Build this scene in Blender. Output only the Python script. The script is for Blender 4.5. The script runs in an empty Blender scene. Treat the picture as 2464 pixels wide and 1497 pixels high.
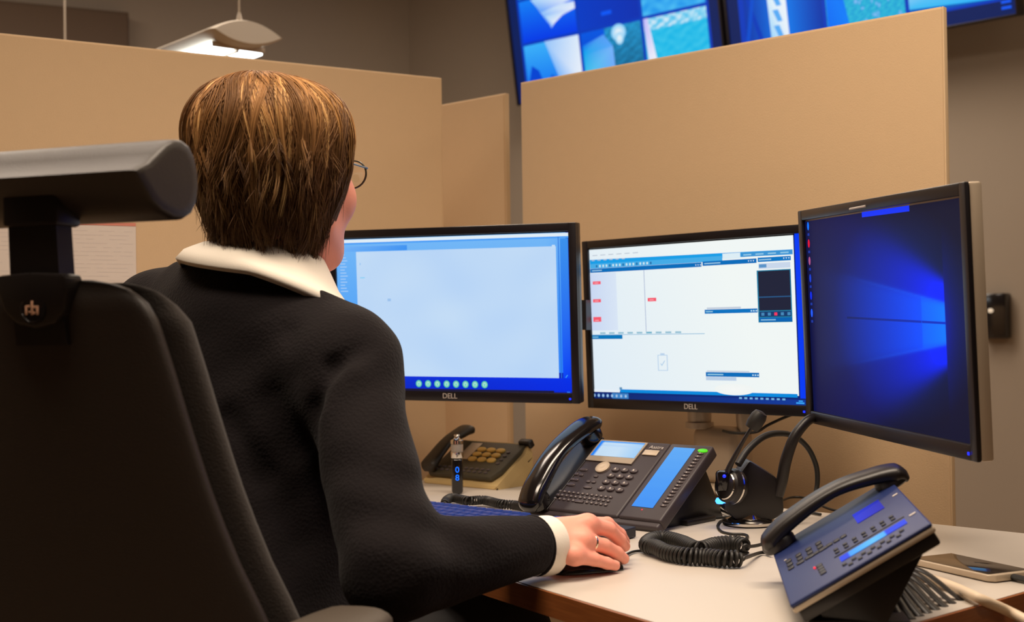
import bpy, bmesh, math, random
import numpy as np
from mathutils import Vector, Matrix
random.seed(7); rng = np.random.default_rng(11)
sc = bpy.context.scene
COL = sc.collection
PI = math.pi
V = lambda *a: np.array(a, float)

# ---------------------------------------------------------------- camera model (2464 x 1497 frame)
FPX, PIT, ROL, CZ = 3150.0, .0132, .0135, 1.04
_F = V(0, math.cos(PIT), math.sin(PIT)); _R0 = V(1, 0, 0); _U0 = np.cross(_R0, _F)
CR = _R0*math.cos(ROL) - _U0*math.sin(ROL); CU = _U0*math.cos(ROL) + _R0*math.sin(ROL)
CAM = V(0, 0, CZ)
def ray(px, py): return _F + CR*(px-1232)/FPX - CU*(py-748.5)/FPX
def at(px, py, Y):
    d = ray(px, py); return CAM + d*Y/d[1]
def onz(px, py, z):
    d = ray(px, py); return CAM + d*(z-CZ)/d[2]
DZ = .74                                            # desk top height

# ---------------------------------------------------------------- colours and materials
def S(r, g, b):
    f = lambda c: c/12.92 if c <= .04045 else ((c+.055)/1.055)**2.4
    return (f(r/255), f(g/255), f(b/255))
def mat(name, col, rough=.5, metal=0, spec=.5, emit=None, es=0, bump=0, bscale=200, var=0, vscale=3, coat=0, sheen=0, alpha=None, trans=0):
    m = bpy.data.materials.new(name); m.use_nodes = True
    nt = m.node_tree; b = nt.nodes['Principled BSDF']
    b.inputs['Base Color'].default_value = (*col, 1); b.inputs['Roughness'].default_value = rough
    b.inputs['Metallic'].default_value = metal; b.inputs['Specular IOR Level'].default_value = spec
    if coat: b.inputs['Coat Weight'].default_value = coat; b.inputs['Coat Roughness'].default_value = .08
    if sheen: b.inputs['Sheen Weight'].default_value = sheen; b.inputs['Sheen Roughness'].default_value = .5
    if emit: b.inputs['Emission Color'].default_value = (*emit, 1); b.inputs['Emission Strength'].default_value = es
    if trans: b.inputs['Transmission Weight'].default_value = trans
    tc = nt.nodes.new('ShaderNodeTexCoord')
    if bump:
        n = nt.nodes.new('ShaderNodeTexNoise'); n.inputs['Scale'].default_value = bscale; n.inputs['Detail'].default_value = 3
        bp = nt.nodes.new('ShaderNodeBump'); bp.inputs['Strength'].default_value = bump; bp.inputs['Distance'].default_value = .002
        nt.links.new(tc.outputs['Object'], n.inputs['Vector']); nt.links.new(n.outputs['Fac'], bp.inputs['Height']); nt.links.new(bp.outputs['Normal'], b.inputs['Normal'])
    if var:
        n = nt.nodes.new('ShaderNodeTexNoise'); n.inputs['Scale'].default_value = vscale; n.inputs['Detail'].default_value = 5
        r = nt.nodes.new('ShaderNodeMix'); r.data_type = 'RGBA'
        r.inputs['A'].default_value = (*[c*(1-var) for c in col], 1); r.inputs['B'].default_value = (*[min(1, c*(1+var)) for c in col], 1)
        nt.links.new(tc.outputs['Object'], n.inputs['Vector']); nt.links.new(n.outputs['Fac'], r.inputs['Factor']); nt.links.new(r.outputs['Result'], b.inputs['Base Color'])
    return m
def attr_mat(name, rough, emission=0, spec=.5, sheen=0, coat=0):
    m = bpy.data.materials.new(name); m.use_nodes = True
    nt = m.node_tree; b = nt.nodes['Principled BSDF']
    a = nt.nodes.new('ShaderNodeAttribute'); a.attribute_name = 'col'
    b.inputs['Roughness'].default_value = rough; b.inputs['Specular IOR Level'].default_value = spec
    if emission:
        b.inputs['Base Color'].default_value = (.004, .004, .006, 1)
        nt.links.new(a.outputs['Color'], b.inputs['Emission Color']); b.inputs['Emission Strength'].default_value = emission
    else:
        nt.links.new(a.outputs['Color'], b.inputs['Base Color'])
    if coat: b.inputs['Coat Weight'].default_value = coat
    return m
def wood_mat():
    m = mat('edge_wood', S(140, 80, 38), .45); nt = m.node_tree; b = nt.nodes['Principled BSDF']
    tc = nt.nodes.new('ShaderNodeTexCoord'); mp = nt.nodes.new('ShaderNodeMapping'); mp.inputs['Scale'].default_value = (6, 6, 160)
    n = nt.nodes.new('ShaderNodeTexNoise'); n.inputs['Scale'].default_value = 3; n.inputs['Detail'].default_value = 6
    r = nt.nodes.new('ShaderNodeValToRGB'); r.color_ramp.elements[0].color = (*S(112, 58, 24), 1); r.color_ramp.elements[1].color = (*S(165, 98, 48), 1)
    nt.links.new(tc.outputs['Object'], mp.inputs['Vector']); nt.links.new(mp.outputs['Vector'], n.inputs['Vector']); nt.links.new(n.outputs['Fac'], r.inputs['Fac']); nt.links.new(r.outputs['Color'], b.inputs['Base Color'])
    return m
def knit_mat():
    m = mat('dark_knit', S(18, 12, 14), .9, sheen=.04, spec=.2); nt = m.node_tree; b = nt.nodes['Principled BSDF']
    tc = nt.nodes.new('ShaderNodeTexCoord')
    v = nt.nodes.new('ShaderNodeTexVoronoi'); v.inputs['Scale'].default_value = 260
    n = nt.nodes.new('ShaderNodeTexNoise'); n.inputs['Scale'].default_value = 14; n.inputs['Detail'].default_value = 3
    mx = nt.nodes.new('ShaderNodeMath'); mx.operation = 'MULTIPLY_ADD'; mx.inputs[1].default_value = .5
    bp = nt.nodes.new('ShaderNodeBump'); bp.inputs['Strength'].default_value = .4; bp.inputs['Distance'].default_value = .0015
    nt.links.new(tc.outputs['Object'], v.inputs['Vector']); nt.links.new(tc.outputs['Object'], n.inputs['Vector'])
    nt.links.new(n.outputs['Fac'], mx.inputs[0]); nt.links.new(v.outputs['Distance'], mx.inputs[2])
    nt.links.new(mx.outputs[0], bp.inputs['Height']); nt.links.new(bp.outputs['Normal'], b.inputs['Normal'])
    return m
def skin_mat():
    m = mat('skin', S(255, 168, 146), .48, spec=.35, bump=.12, bscale=420, var=.08, vscale=30); b = m.node_tree.nodes['Principled BSDF']
    b.inputs['Subsurface Weight'].default_value = .12; b.inputs['Subsurface Radius'].default_value = (.02, .007, .004); b.inputs['Subsurface Scale'].default_value = .3
    return m
M = dict(
    wall=mat('wall_paint', S(154, 141, 126), .9, bump=.1, bscale=90, var=.04, vscale=2),
    floor=mat('floor_carpet', S(150, 126, 102), .95, bump=.5, bscale=400, var=.15, vscale=60),
    ceil=mat('ceiling_paint', S(205, 195, 180), .9),
    fabric=mat('screen_fabric', S(214, 182, 143), .95, bump=.2, bscale=700, var=.02, vscale=40),
    trim=mat('screen_trim', S(216, 186, 147), .7),
    desk=mat('desk_laminate', S(200, 191, 180), .42, spec=.4, var=.02, vscale=6),
    wood=wood_mat(),
    metal=mat('brushed_silver', S(190, 180, 165), .32, metal=.85),
    grey=mat('grey_plastic', S(165, 150, 132), .45),
    silver=mat('silver_plastic', S(196, 178, 155), .4, metal=.25),
    chrome=mat('chrome', S(225, 220, 212), .12, metal=1),
    black=mat('black_plastic', S(30, 25, 24), .38, bump=.06, bscale=900),
    bezel=mat('bezel_plastic', S(26, 22, 26), .33, bump=.05, bscale=1200),
    gloss=mat('gloss_black', S(20, 17, 18), .16, coat=.4),
    rubber=mat('cable_rubber', S(30, 28, 25), .5),
    chairfab=mat('chair_fabric', S(46, 38, 33), .88, bump=.5, bscale=520, sheen=.12),
    headrest=mat('headrest_leather', S(47, 40, 35), .42, bump=.2, bscale=700),
    chairplast=mat('chair_shell', S(52, 44, 39), .42, bump=.25, bscale=650),
    armpad=mat('arm_pad', S(74, 64, 53), .6, bump=.2, bscale=300),
    knit=knit_mat(), shirt=mat('white_cotton', S(245, 236, 222), .8, bump=.1, bscale=500),
    trousers=mat('black_trousers', S(18, 16, 18), .85, bump=.2, bscale=500),
    skin=skin_mat(), eyewhite=mat('eye_white', S(236, 228, 220), .15), iris=mat('iris_brown', S(70, 52, 40), .1), lips=mat('lips', S(205, 110, 100), .4),
    nail=mat('nail', S(250, 190, 168), .25), shoe=mat('shoe_leather', S(22, 18, 16), .4),
    hair=attr_mat('hair_strands', .5, spec=.28), hairbase=mat('hair_mass', S(58, 38, 22), .6),
    gold=mat('gold_ring', S(245, 225, 195), .2, metal=1), lens=mat('spectacle_lens', (1, 1, 1), .02, trans=1, spec=.5),
    specs=mat('spectacle_frame', S(58, 58, 48), .3),
    phone=mat('phone_plastic', S(58, 50, 54), .48, bump=.06, bscale=1000),
    phone2=mat('phone_display_tint', S(28, 44, 96), .45, bump=.06, bscale=1000),  # blue of the display reflections is put into the phone's base colour
    key=mat('key_cap', S(76, 66, 68), .4), keydark=mat('key_dark', S(26, 26, 36), .4),
    keymark=mat('key_marks', S(205, 195, 185), .5),
    kb=mat('keyboard_body', S(30, 30, 40), .42), kbkey=mat('keyboard_keys_screen_blue', S(40, 70, 158), .3, spec=.6),  # keycap blue stands in for the monitors' light reflected on dark keys
    beige=mat('old_phone_shell', S(206, 178, 122), .55), olive=mat('old_phone_face', S(66, 60, 44), .5), ykey=mat('yellow_keys', S(232, 190, 96), .45), handsetdark=mat('old_handset', S(44, 38, 30), .45),
    paper=mat('paper', S(226, 212, 200), .8), pink=mat('pink_strip', S(222, 140, 120), .8), ink=mat('ink', S(216, 203, 194), .8),
    glassy=mat('tank_glass', S(235, 225, 215), .05, trans=.7, spec=.7), white=mat('white_cable', S(228, 206, 178), .5),
    logo=mat('logo_grey', S(190, 180, 172), .45), logow=mat('logo_warm', S(206, 158, 128), .5),
    cabinet=mat('dark_cabinet', S(96, 76, 58), .6),
    screen=attr_mat('lit_screen', .4, emission=1.0, spec=.08),
    lampglow=mat('lamp_tube', (1, 1, 1), .5, emit=(.86, .95, 1), es=5),
    led_blue=mat('led_blue', (0, 0, 0), .4, emit=S(60, 140, 255), es=3.5), led_green=mat('led_green', (0, .1, 0), .4, emit=S(90, 225, 20), es=.9),
    led_red=mat('led_red', (.1, 0, 0), .4, emit=S(255, 40, 60), es=1.2),
    led_deep=mat('led_deep_blue', (0, 0, 0), .4, emit=S(20, 40, 255), es=2),
)

# ---------------------------------------------------------------- object helpers
MW = {}
def _link(o): COL.objects.link(o); return o
def thing(name, label, cat, loc=(0, 0, 0), axes=None, group=None, kind=None):
    o = _link(bpy.data.objects.new(name, None)); o.empty_display_size = .05
    m = Matrix.Identity(4)
    if axes is not None:
        for i in range(3):
            for j in range(3): m[j][i] = float(axes[i][j])
    m.translation = Vector([float(c) for c in loc])
    o.matrix_world = m; MW[o.name] = m
    tag(o, label, cat, group, kind); return o
def tag(o, label=None, cat=None, group=None, kind=None):
    if label: o['label'] = label
    if cat: o['category'] = cat
    if group: o['group'] = group
    if kind: o['kind'] = kind
    return o
class MB:
    """collects shapes into one mesh"""
    def __init__(s): s.bm = bmesh.new()
    def box(s, c, d, bev=0, seg=2, axes=None, mi=0):
        m = Matrix.Identity(4)
        if axes is not None:
            for i in range(3):
                for j in range(3): m[j][i] = float(axes[i][j])
        m.translation = Vector([float(x) for x in c])
        t = bmesh.new(); bmesh.ops.create_cube(t, size=1)
        for v in t.verts: v.co = Vector((v.co.x*d[0], v.co.y*d[1], v.co.z*d[2]))
        if bev: bmesh.ops.bevel(t, geom=t.edges[:], offset=bev, segments=seg, profile=.5, affect='EDGES')
        return s._merge(t, m, mi)
    def _merge(s, t, m=None, mi=0):
        if m is not None: t.transform(m)
        for f in t.faces: f.material_index = mi
        me = bpy.data.meshes.new('tmp'); t.to_mesh(me); t.free(); s.bm.from_mesh(me); bpy.data.meshes.remove(me); return s
    def rings(s, rings, close=True, cap=True, mi=0):
        vs = [[s.bm.verts.new([float(c) for c in p]) for p in r] for r in rings]
        n = len(rings[0])
        for a, b in zip(vs[:-1], vs[1:]):
            for i in range(n if close else n-1):
                j = (i+1) % n
                f = s.bm.faces.new((a[i], a[j], b[j], b[i])); f.material_index = mi
        if cap and close:
            for r, rev in ((vs[0], True), (vs[-1], False)):
                f = s.bm.faces.new(r[::-1] if rev else r); f.material_index = mi
        return s
    def lathe(s, prof, c=(0, 0, 0), axis=(0, 0, 1), n=32, mi=0, cap=True):
        a = np.array(axis, float); a /= np.linalg.norm(a)
        t = V(1, 0, 0) if abs(a[0]) < .9 else V(0, 1, 0)
        x = np.cross(a, t); x /= np.linalg.norm(x); y = np.cross(a, x); c = np.array(c, float)
        return s.rings([[c + a*z + (x*math.cos(2*PI*k/n)+y*math.sin(2*PI*k/n))*max(r, 1e-5) for k in range(n)] for r, z in prof], mi=mi, cap=cap)
    def tube(s, pts, r, n=8, mi=0, smooth=0, flat=None):
        P = [np.array(p, float) for p in pts]
        if smooth: P = catmull(P, smooth)
        rr = r if hasattr(r, '__len__') else [r]*len(P)
        if len(rr) != len(P): rr = np.interp(np.linspace(0, 1, len(P)), np.linspace(0, 1, len(rr)), rr)
        up = V(0, 0, 1); rings = []; px = None
        for i, p in enumerate(P):
            t = P[min(i+1, len(P)-1)] - P[max(i-1, 0)]; t /= np.linalg.norm(t)+1e-12
            if px is None:
                px = np.cross(t, up)
                if np.linalg.norm(px) < .05: px = np.cross(t, V(1, 0, 0))
            px = px - t*(px@t); px /= np.linalg.norm(px); py = np.cross(t, px)
            fl = flat or 1
            rings.append([p + (px*math.cos(2*PI*k/n)*fl + py*math.sin(2*PI*k/n))*rr[i] for k in range(n)])
        return s.rings(rings, mi=mi)
    def sweep(s, pts, xs, ys, up, n=20, e=2.6, mi=0, smooth=6):
        """superellipse section swept along pts; xs along the side axis, ys along the normal"""
        P = catmull([np.array(p, float) for p in pts], smooth); k = len(P); u = np.linspace(0, 1, k)
        X = np.interp(u, np.linspace(0, 1, len(xs)), xs); Y = np.interp(u, np.linspace(0, 1, len(ys)), ys); rings = []
        side = np.array(up, float)
        for i, p in enumerate(P):
            t = P[min(i+1, k-1)] - P[max(i-1, 0)]; t /= np.linalg.norm(t); nn = np.cross(side, t); nn /= np.linalg.norm(nn)
            rings.append([p + side*X[i]*sgnp(math.cos(a), 2/e) + nn*Y[i]*sgnp(math.sin(a), 2/e) for a in np.linspace(0, 2*PI, n, endpoint=False)])
        return s.rings(rings, mi=mi)
    def prism(s, poly, a, b, bev=0, mi=0):
        """polygon (list of 3-D points) extruded by offsets a..b along vector b-a"""
        t = bmesh.new(); lo = [t.verts.new([float(c) for c in (np.array(p)+np.array(a))]) for p in poly]; hi = [t.verts.new([float(c) for c in (np.array(p)+np.array(b))]) for p in poly]
        n = len(poly); t.faces.new(lo[::-1]); t.faces.new(hi)
        for i in range(n): t.faces.new((lo[i], lo[(i+1) % n], hi[(i+1) % n], hi[i]))
        bmesh.ops.recalc_face_normals(t, faces=t.faces[:])
        if bev: bmesh.ops.bevel(t, geom=t.edges[:], offset=bev, segments=2, profile=.5, affect='EDGES')
        return s._merge(t, None, mi)
    def sphere(s, c, r, mi=0, seg=20):
        t = bmesh.new(); bmesh.ops.create_uvsphere(t, u_segments=seg, v_segments=seg//2, radius=1)
        rr = r if hasattr(r, '__len__') else (r, r, r)
        return s._merge(t, Matrix.LocRotScale(Vector([float(x) for x in c]), None, Vector(rr)), mi)
    def build(s, name, m, parent=None, world=False, recalc=True, angle=38, **kw):
        me = bpy.data.meshes.new(name)
        if recalc: bmesh.ops.recalc_face_normals(s.bm, faces=s.bm.faces[:])
        if world and parent is not None: s.bm.transform(MW[root(parent).name].inverted())
        s.bm.to_mesh(me); s.bm.free()
        return finish(me, name, m, parent, angle, **kw)
def root(o):
    while o.parent: o = o.parent
    return o
def finish(me, name, m, parent=None, angle=38, **kw):
    for k in (m if isinstance(m, (list, tuple)) else [m]): me.materials.append(k)
    me.polygons.foreach_set('use_smooth', [True]*len(me.polygons))
    if angle: me.set_sharp_from_angle(angle=math.radians(angle))
    o = _link(bpy.data.objects.new(name, me))
    if parent is not None: o.parent = parent
    if kw: tag(o, **kw)
    return o
def npmesh(name, v, f, m, parent=None, col=None, world=True, angle=0, **kw):
    v = np.asarray(v, float)
    if world and parent is not None:
        mi = np.array(MW[root(parent).name].inverted()); v = v@mi[:3, :3].T + mi[:3, 3]
    me = bpy.data.meshes.new(name); f = np.asarray(f, np.int32); k = f.shape[1]
    me.vertices.add(len(v)); me.vertices.foreach_set('co', v.astype(np.float32).ravel())
    me.loops.add(f.size); me.loops.foreach_set('vertex_index', f.ravel())
    me.polygons.add(len(f)); me.polygons.foreach_set('loop_start', np.arange(0, f.size, k, dtype=np.int32)); me.polygons.foreach_set('loop_total', np.full(len(f), k, np.int32))
    me.update(calc_edges=True)
    if col is not None:
        a = me.attributes.new('col', 'FLOAT_COLOR', 'POINT'); c = np.ones((len(v), 4), np.float32); c[:, :3] = col; a.data.foreach_set('color', c.ravel())
    me.validate(); return finish(me, name, m, parent, angle, **kw)
def sgnp(x, p): return math.copysign(abs(x)**p, x)
def catmull(P, k):
    if len(P) < 3: return P
    out = []; Q = [2*P[0]-P[1]] + list(P) + [2*P[-1]-P[-2]]
    for i in range(1, len(Q)-2):
        for t in np.linspace(0, 1, k, endpoint=False):
            a, b, c, d = Q[i-1:i+3]
            out.append(.5*((2*b)+(c-a)*t+(2*a-5*b+4*c-d)*t*t+(3*b-a-3*c+d)*t**3))
    out.append(P[-1]); return out
def text(name, body, size, m, parent, loc, axes=None, ext=.0004, align='CENTER'):
    cu = bpy.data.curves.new(name, 'FONT'); cu.body = body; cu.size = size; cu.extrude = ext; cu.align_x = align; cu.align_y = 'CENTER'
    cu.materials.append(m); o = bpy.data.objects.new(name, cu); me = bpy.data.meshes.new_from_object(o); bpy.data.objects.remove(o)
    me.name = name; o = _link(bpy.data.objects.new(name, me)); o.parent = parent
    mm = Matrix.Identity(4)
    if axes is not None:
        for i in range(3):
            for j in range(3): mm[j][i] = float(axes[i][j])
    mm.translation = Vector([float(c) for c in loc]); o.matrix_local = mm; return o
def unit(v): v = np.array(v, float); return v/np.linalg.norm(v)
def frame_yaw(yaw):      # right, forward, up
    return [V(math.cos(yaw), -math.sin(yaw), 0), V(math.sin(yaw), math.cos(yaw), 0), V(0, 0, 1)]
def panel_axes(yaw, tilt, roll=0):   # right, up, normal towards the viewer
    r = V(math.cos(yaw), -math.sin(yaw), 0); f = V(math.sin(yaw), math.cos(yaw), 0)
    u = V(0, 0, 1)*math.cos(tilt) + f*math.sin(tilt); c, s = math.cos(roll), math.sin(roll)
    r, u = r*c+u*s, u*c-r*s
    return [r, u, np.cross(r, u)]

# ---------------------------------------------------------------- signed-distance surfaces (sparse surface nets)
def smin(a, b, k): h = np.maximum(k-np.abs(a-b), 0)/k; return np.minimum(a, b)-h*h*k*.25
def smax(a, b, k): return -smin(-a, -b, k)
def rcone(p, a, b, r1, r2):
    a = np.array(a, float); b = np.array(b, float); ba = b-a; t = np.clip(((p-a)@ba)/(ba@ba), 0, 1)
    return np.linalg.norm(p-a-t[:, None]*ba, axis=1) - (r1+(r2-r1)*t)
def ell(p, c, r, ax=None):
    q = p-np.array(c, float)
    if ax is not None: q = q@np.array(ax, float).T
    r = np.array(r, float); k0 = np.linalg.norm(q/r, axis=1); k1 = np.linalg.norm(q/(r*r), axis=1)
    return k0*(k0-1)/np.maximum(k1, 1e-9)
def nets(f, lo, hi, h, slack=1.5):
    lo = np.array(lo, float); n = np.ceil((np.array(hi, float)-lo)/h).astype(int); s = 16
    g = np.stack(np.meshgrid(*[np.arange(-(-k//s)) for k in n], indexing='ij'), -1).reshape(-1, 3)
    while True:
        d = f(lo+(g+.5)*s*h); g = g[np.abs(d) < s*h*.87*slack+.002]
        if s == 1: break
        o = np.stack(np.meshgrid([0, 1], [0, 1], [0, 1], indexing='ij'), -1).reshape(-1, 3)
        g = (g[:, None]*2+o[None]).reshape(-1, 3); s //= 2
    K = 8192; pk = lambda a: (a[..., 0].astype(np.int64)*K+a[..., 1])*K+a[..., 2]
    g = g+1
    o8 = np.stack(np.meshgrid([0, 1], [0, 1], [0, 1], indexing='ij'), -1).reshape(-1, 3)
    cid = pk(g[:, None]+o8[None]); uq, inv = np.unique(cid, return_inverse=True); inv = inv.reshape(cid.shape)
    co = np.stack([uq//(K*K), (uq//K) % K, uq % K], -1); dv = np.concatenate([f(lo+(c-1)*h) for c in np.array_split(co, max(1, len(co)//400000))])
    d8 = dv[inv]; sg = d8 < 0; act = sg.any(1) & ~sg.all(1); g = g[act]; d8 = d8[act]
    acc = np.zeros((len(g), 3)); cnt = np.zeros(len(g))
    for a in range(8):
        for b in range(a+1, 8):
            if abs(o8[a]-o8[b]).sum() != 1: continue
            m = (d8[:, a] < 0) != (d8[:, b] < 0); t = d8[m, a]/(d8[m, a]-d8[m, b])
            acc[m] += o8[a]+t[:, None]*(o8[b]-o8[a]); cnt[m] += 1
    v = lo+(g-1+acc/cnt[:, None])*h
    ids = pk(g); od = np.argsort(ids); sid = ids[od]
    F = []
    for ax in range(3):
        e1, e2 = np.eye(3, dtype=int)[(ax+1) % 3], np.eye(3, dtype=int)[(ax+2) % 3]; ea = np.eye(3, dtype=int)[ax]
        ib = int(ea[0]*4+ea[1]*2+ea[2]); m = (d8[:, 0] < 0) != (d8[:, ib] < 0); c = g[m]; s0 = d8[m, 0] < 0
        q = []; ok = np.ones(len(c), bool)
        for off in (0*e1, -e1, -e1-e2, -e2):
            k = pk(c+off); p = np.searchsorted(sid, k); p = np.minimum(p, len(sid)-1); ok &= sid[p] == k; q.append(od[p])
        q = np.stack(q, -1)[ok]; s0 = s0[ok]; q[~s0] = q[~s0][:, ::-1]; F.append(q)
    F = np.concatenate(F)
    return v, F[:, ::-1] if _flip(v, F) else F
def _flip(v, F):
    a, b, c = v[F[:, 0]], v[F[:, 1]], v[F[:, 2]]; d = v[F[:, 3]]
    return (np.einsum('ij,ij->i', a-v.mean(0), np.cross(b-a, c-a)+np.cross(c-a, d-a))).sum() < 0

# ---------------------------------------------------------------- screens: lit pictures built of flat pieces
class Scr:
    def __init__(s, w, h): s.w, s.h, s.v, s.f, s.c, s.z = w, h, [], [], [], 0
    def poly(s, pts, cols, z=None):
        """4-corner piece in 0..1 coordinates; cols one colour or one per corner (0-255)"""
        s.z += 1; zz = (z if z is not None else s.z)*.000012
        if len(np.shape(cols)) == 1: cols = [cols]*len(pts)
        if len(pts) == 3: pts = list(pts)+[pts[2]]; cols = list(cols)+[cols[2]]
        b = len(s.v)
        for (u, v), c in zip(pts, cols): s.v.append(((u-.5)*s.w, (v-.5)*s.h, zz)); s.c.append(S(*c))
        s.f.append((b, b+1, b+2, b+3))
    def rect(s, u0, v0, u1, v1, c): s.poly([(u0, v0), (u1, v0), (u1, v1), (u0, v1)], c)
    def disc(s, u, v, ru, rv, c, cr=None, n=12):
        s.z += 1
        for k in range(n):
            a, b, d = 2*PI*k/n, 2*PI*(k+.5)/n, 2*PI*(k+1)/n
            e = cr or c
            s.poly([(u, v)]+[(u+ru*math.cos(t), v+rv*math.sin(t)) for t in (a, b, d)], [c, e, e, e], z=s.z)
    def field(s, fn, u0=0, v0=0, u1=1, v1=1, nu=80, nv=50):
        s.z += 1; b = len(s.v)
        for j in range(nv+1):
            for i in range(nu+1):
                u, v = u0+(u1-u0)*i/nu, v0+(v1-v0)*j/nv
                s.v.append(((u-.5)*s.w, (v-.5)*s.h, s.z*.000012)); s.c.append(S(*[min(255, max(0, x)) for x in fn(u, v)]))
        for j in range(nv):
            for i in range(nu):
                k = b+j*(nu+1)+i; s.f.append((k, k+1, k+nu+2, k+nu+1))
    def build(s, name, parent, z, gain=1.0, cx=0, cy=0):
        v = np.array(s.v)+V(cx, cy, z)
        return npmesh(name, v, s.f, M['screen'], parent, col=np.array(s.c)*gain, world=False)
def lerp3(a, b, t): t = min(1, max(0, t)); return tuple(a[i]+(b[i]-a[i])*t for i in range(3))
def noise2(u, v, s=1.0):
    return .5+.25*math.sin(u*12.9*s+3.1*math.sin(v*9.7*s))+.25*math.sin(v*17.3*s+2.3*math.sin(u*15.1*s+1.7))

# ================================================================ ROOM
CORNER = V(-.55, 7.2); WR = unit((1, -.944)); WL = unit((-.894, -.447))
ends = [CORNER, CORNER+WR*8.6, V(5.3, -2.6), V(-4.4, -2.6), CORNER+WL*4.3]
ZC = 3.05
def wall(name, a, b):
    d = unit(b-a); n = V(-d[1], d[0]); mid = V(0, 1.5)
    if (mid-a)@n > 0: n = -n
    q = MB(); q.prism([(*a, 0), (*b, 0), (*b, ZC), (*a, ZC)], (0, 0, 0), (*(n*.12), 0)); return tag(q.build(name, M['wall'], angle=30), kind='structure')
for nm, i in (('wall_right', 0), ('wall_east', 1), ('wall_near', 2), ('wall_west', 3), ('wall_left', 4)): wall(nm, ends[i], ends[(i+1) % 5])
q = MB(); q.prism([(*e, 0) for e in ends], (0, 0, -.1), (0, 0, 0)); tag(q.build('floor', M['floor']), kind='structure')
q = MB(); q.prism([(*e, ZC) for e in ends], (0, 0, 0), (0, 0, .1)); tag(q.build('ceiling', M['ceil']), kind='structure')

# dark cabinet high on the left wall
t = thing('wall_cabinet', 'dark brown wall cabinet above the left fabric screen, behind the lamp wire', 'cabinet', (*(CORNER+WL*2.75), 1.3), axes=[V(*WL, 0), V(WL[1], -WL[0], 0)*1, V(0, 0, 1)])
sgn = 1 if (V(0, 1.5)-CORNER)@V(WL[1], -WL[0]) > 0 else -1
q = MB(); q.box((0, sgn*.055, .66), (2.45, .11, 1.32), bev=.004); q.build('cabinet_body', M['cabinet'], t)
for k in range(3):
    q = MB(); q.box((-.815+.815*k, sgn*.118, .66), (.80, .014, 1.29), bev=.003); d = q.build('door', M['cabinet'], t)
    q = MB(); q.box((-.5+.815*k, sgn*.135, .3), (.015, .02, .16), bev=.004); q.build('handle', M['metal'], d)

# ================================================================ FABRIC SCREENS
def screen_panel(a, b, top, label, zb=.06):
    a, b = V(*a), V(*b); L = np.linalg.norm(b-a); d = unit(b-a); f = V(-d[1], d[0])
    if f[1] < 0: f = -f
    t = thing('office_screen', label, 'partition', ((a+b)[0]/2, (a+b)[1]/2, 0), axes=[V(*d, 0), V(*f, 0), V(0, 0, 1)], group='beige fabric office screens around the desk')
    q = MB(); q.box((0, .009, (top+zb)/2), (L-.004, .017, top-zb-.004), bev=.003, seg=3); q.build('fabric_panel', M['fabric'], t)
    q = MB()
    for sx in (-1, 1): q.box((sx*(L/2-.002), .010, (top+zb)/2), (.004, .014, top-zb), bev=.0015)
    q.box((0, .010, top-.002), (L-.008, .014, .004), bev=.0015); q.box((0, .010, zb+.002), (L-.008, .014, .004), bev=.0015)
    q.build('edge_trim', M['trim'], t)
    for sx in (-1, 1):
        q = MB(); q.box((sx*(L/2-.18), .018, .012), (.05, .34, .024), bev=.006); q.box((sx*(L/2-.18), .018, .045), (.03, .03, .05)); q.build('foot', M['grey'], t)
    return t
PT = 1.574
pr = screen_panel((.0235, 2.837), (.733, 2.20), PT, 'tall beige fabric office screen behind the middle monitor, below the wall televisions')
pl = screen_panel((-1.9, 1.68), (-.141, 2.771), PT, 'long beige fabric office screen behind the seated woman with a paper pinned on it')
p2 = screen_panel((-.95, 3.84), (-.0113, 2.96), PT, 'narrow visible beige office screen further back, right of the long one beside the wall gap')
# paper pinned on the long screen
e = unit(V(.759, .471, 0)); nn = V(e[1], -e[0], 0)
P0 = V(-.9, 2.3, 0)
t = thing('wall_paper_sheet', 'white printed sheet with a pink top strip pinned on the left screen behind the chair', 'paper', P0+e*.10+nn*.0012+V(0, 0, 1.10), axes=[e, V(0, 0, 1), nn])
q = MB()
q.box((-.01, .0695, .0003), (.2995, .139, .0006)); q.build('sheet', M['paper'], t)
q = MB(); q.box((-.01, .1415, .0008), (.299, .006, .0007)); q.build('pink_strip', M['pink'], t)
q = MB()
for k in range(17):
    x = -.15
    while x < .12:
        w = min(rng.uniform(.01, .06), .134-x); q.box((x+w/2, .128-.0075*k, .00066), (min(w, .135-x), .0011, .0002)); x += w+rng.uniform(.004, .03)
q.build('printed_lines', M['ink'], t)

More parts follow.
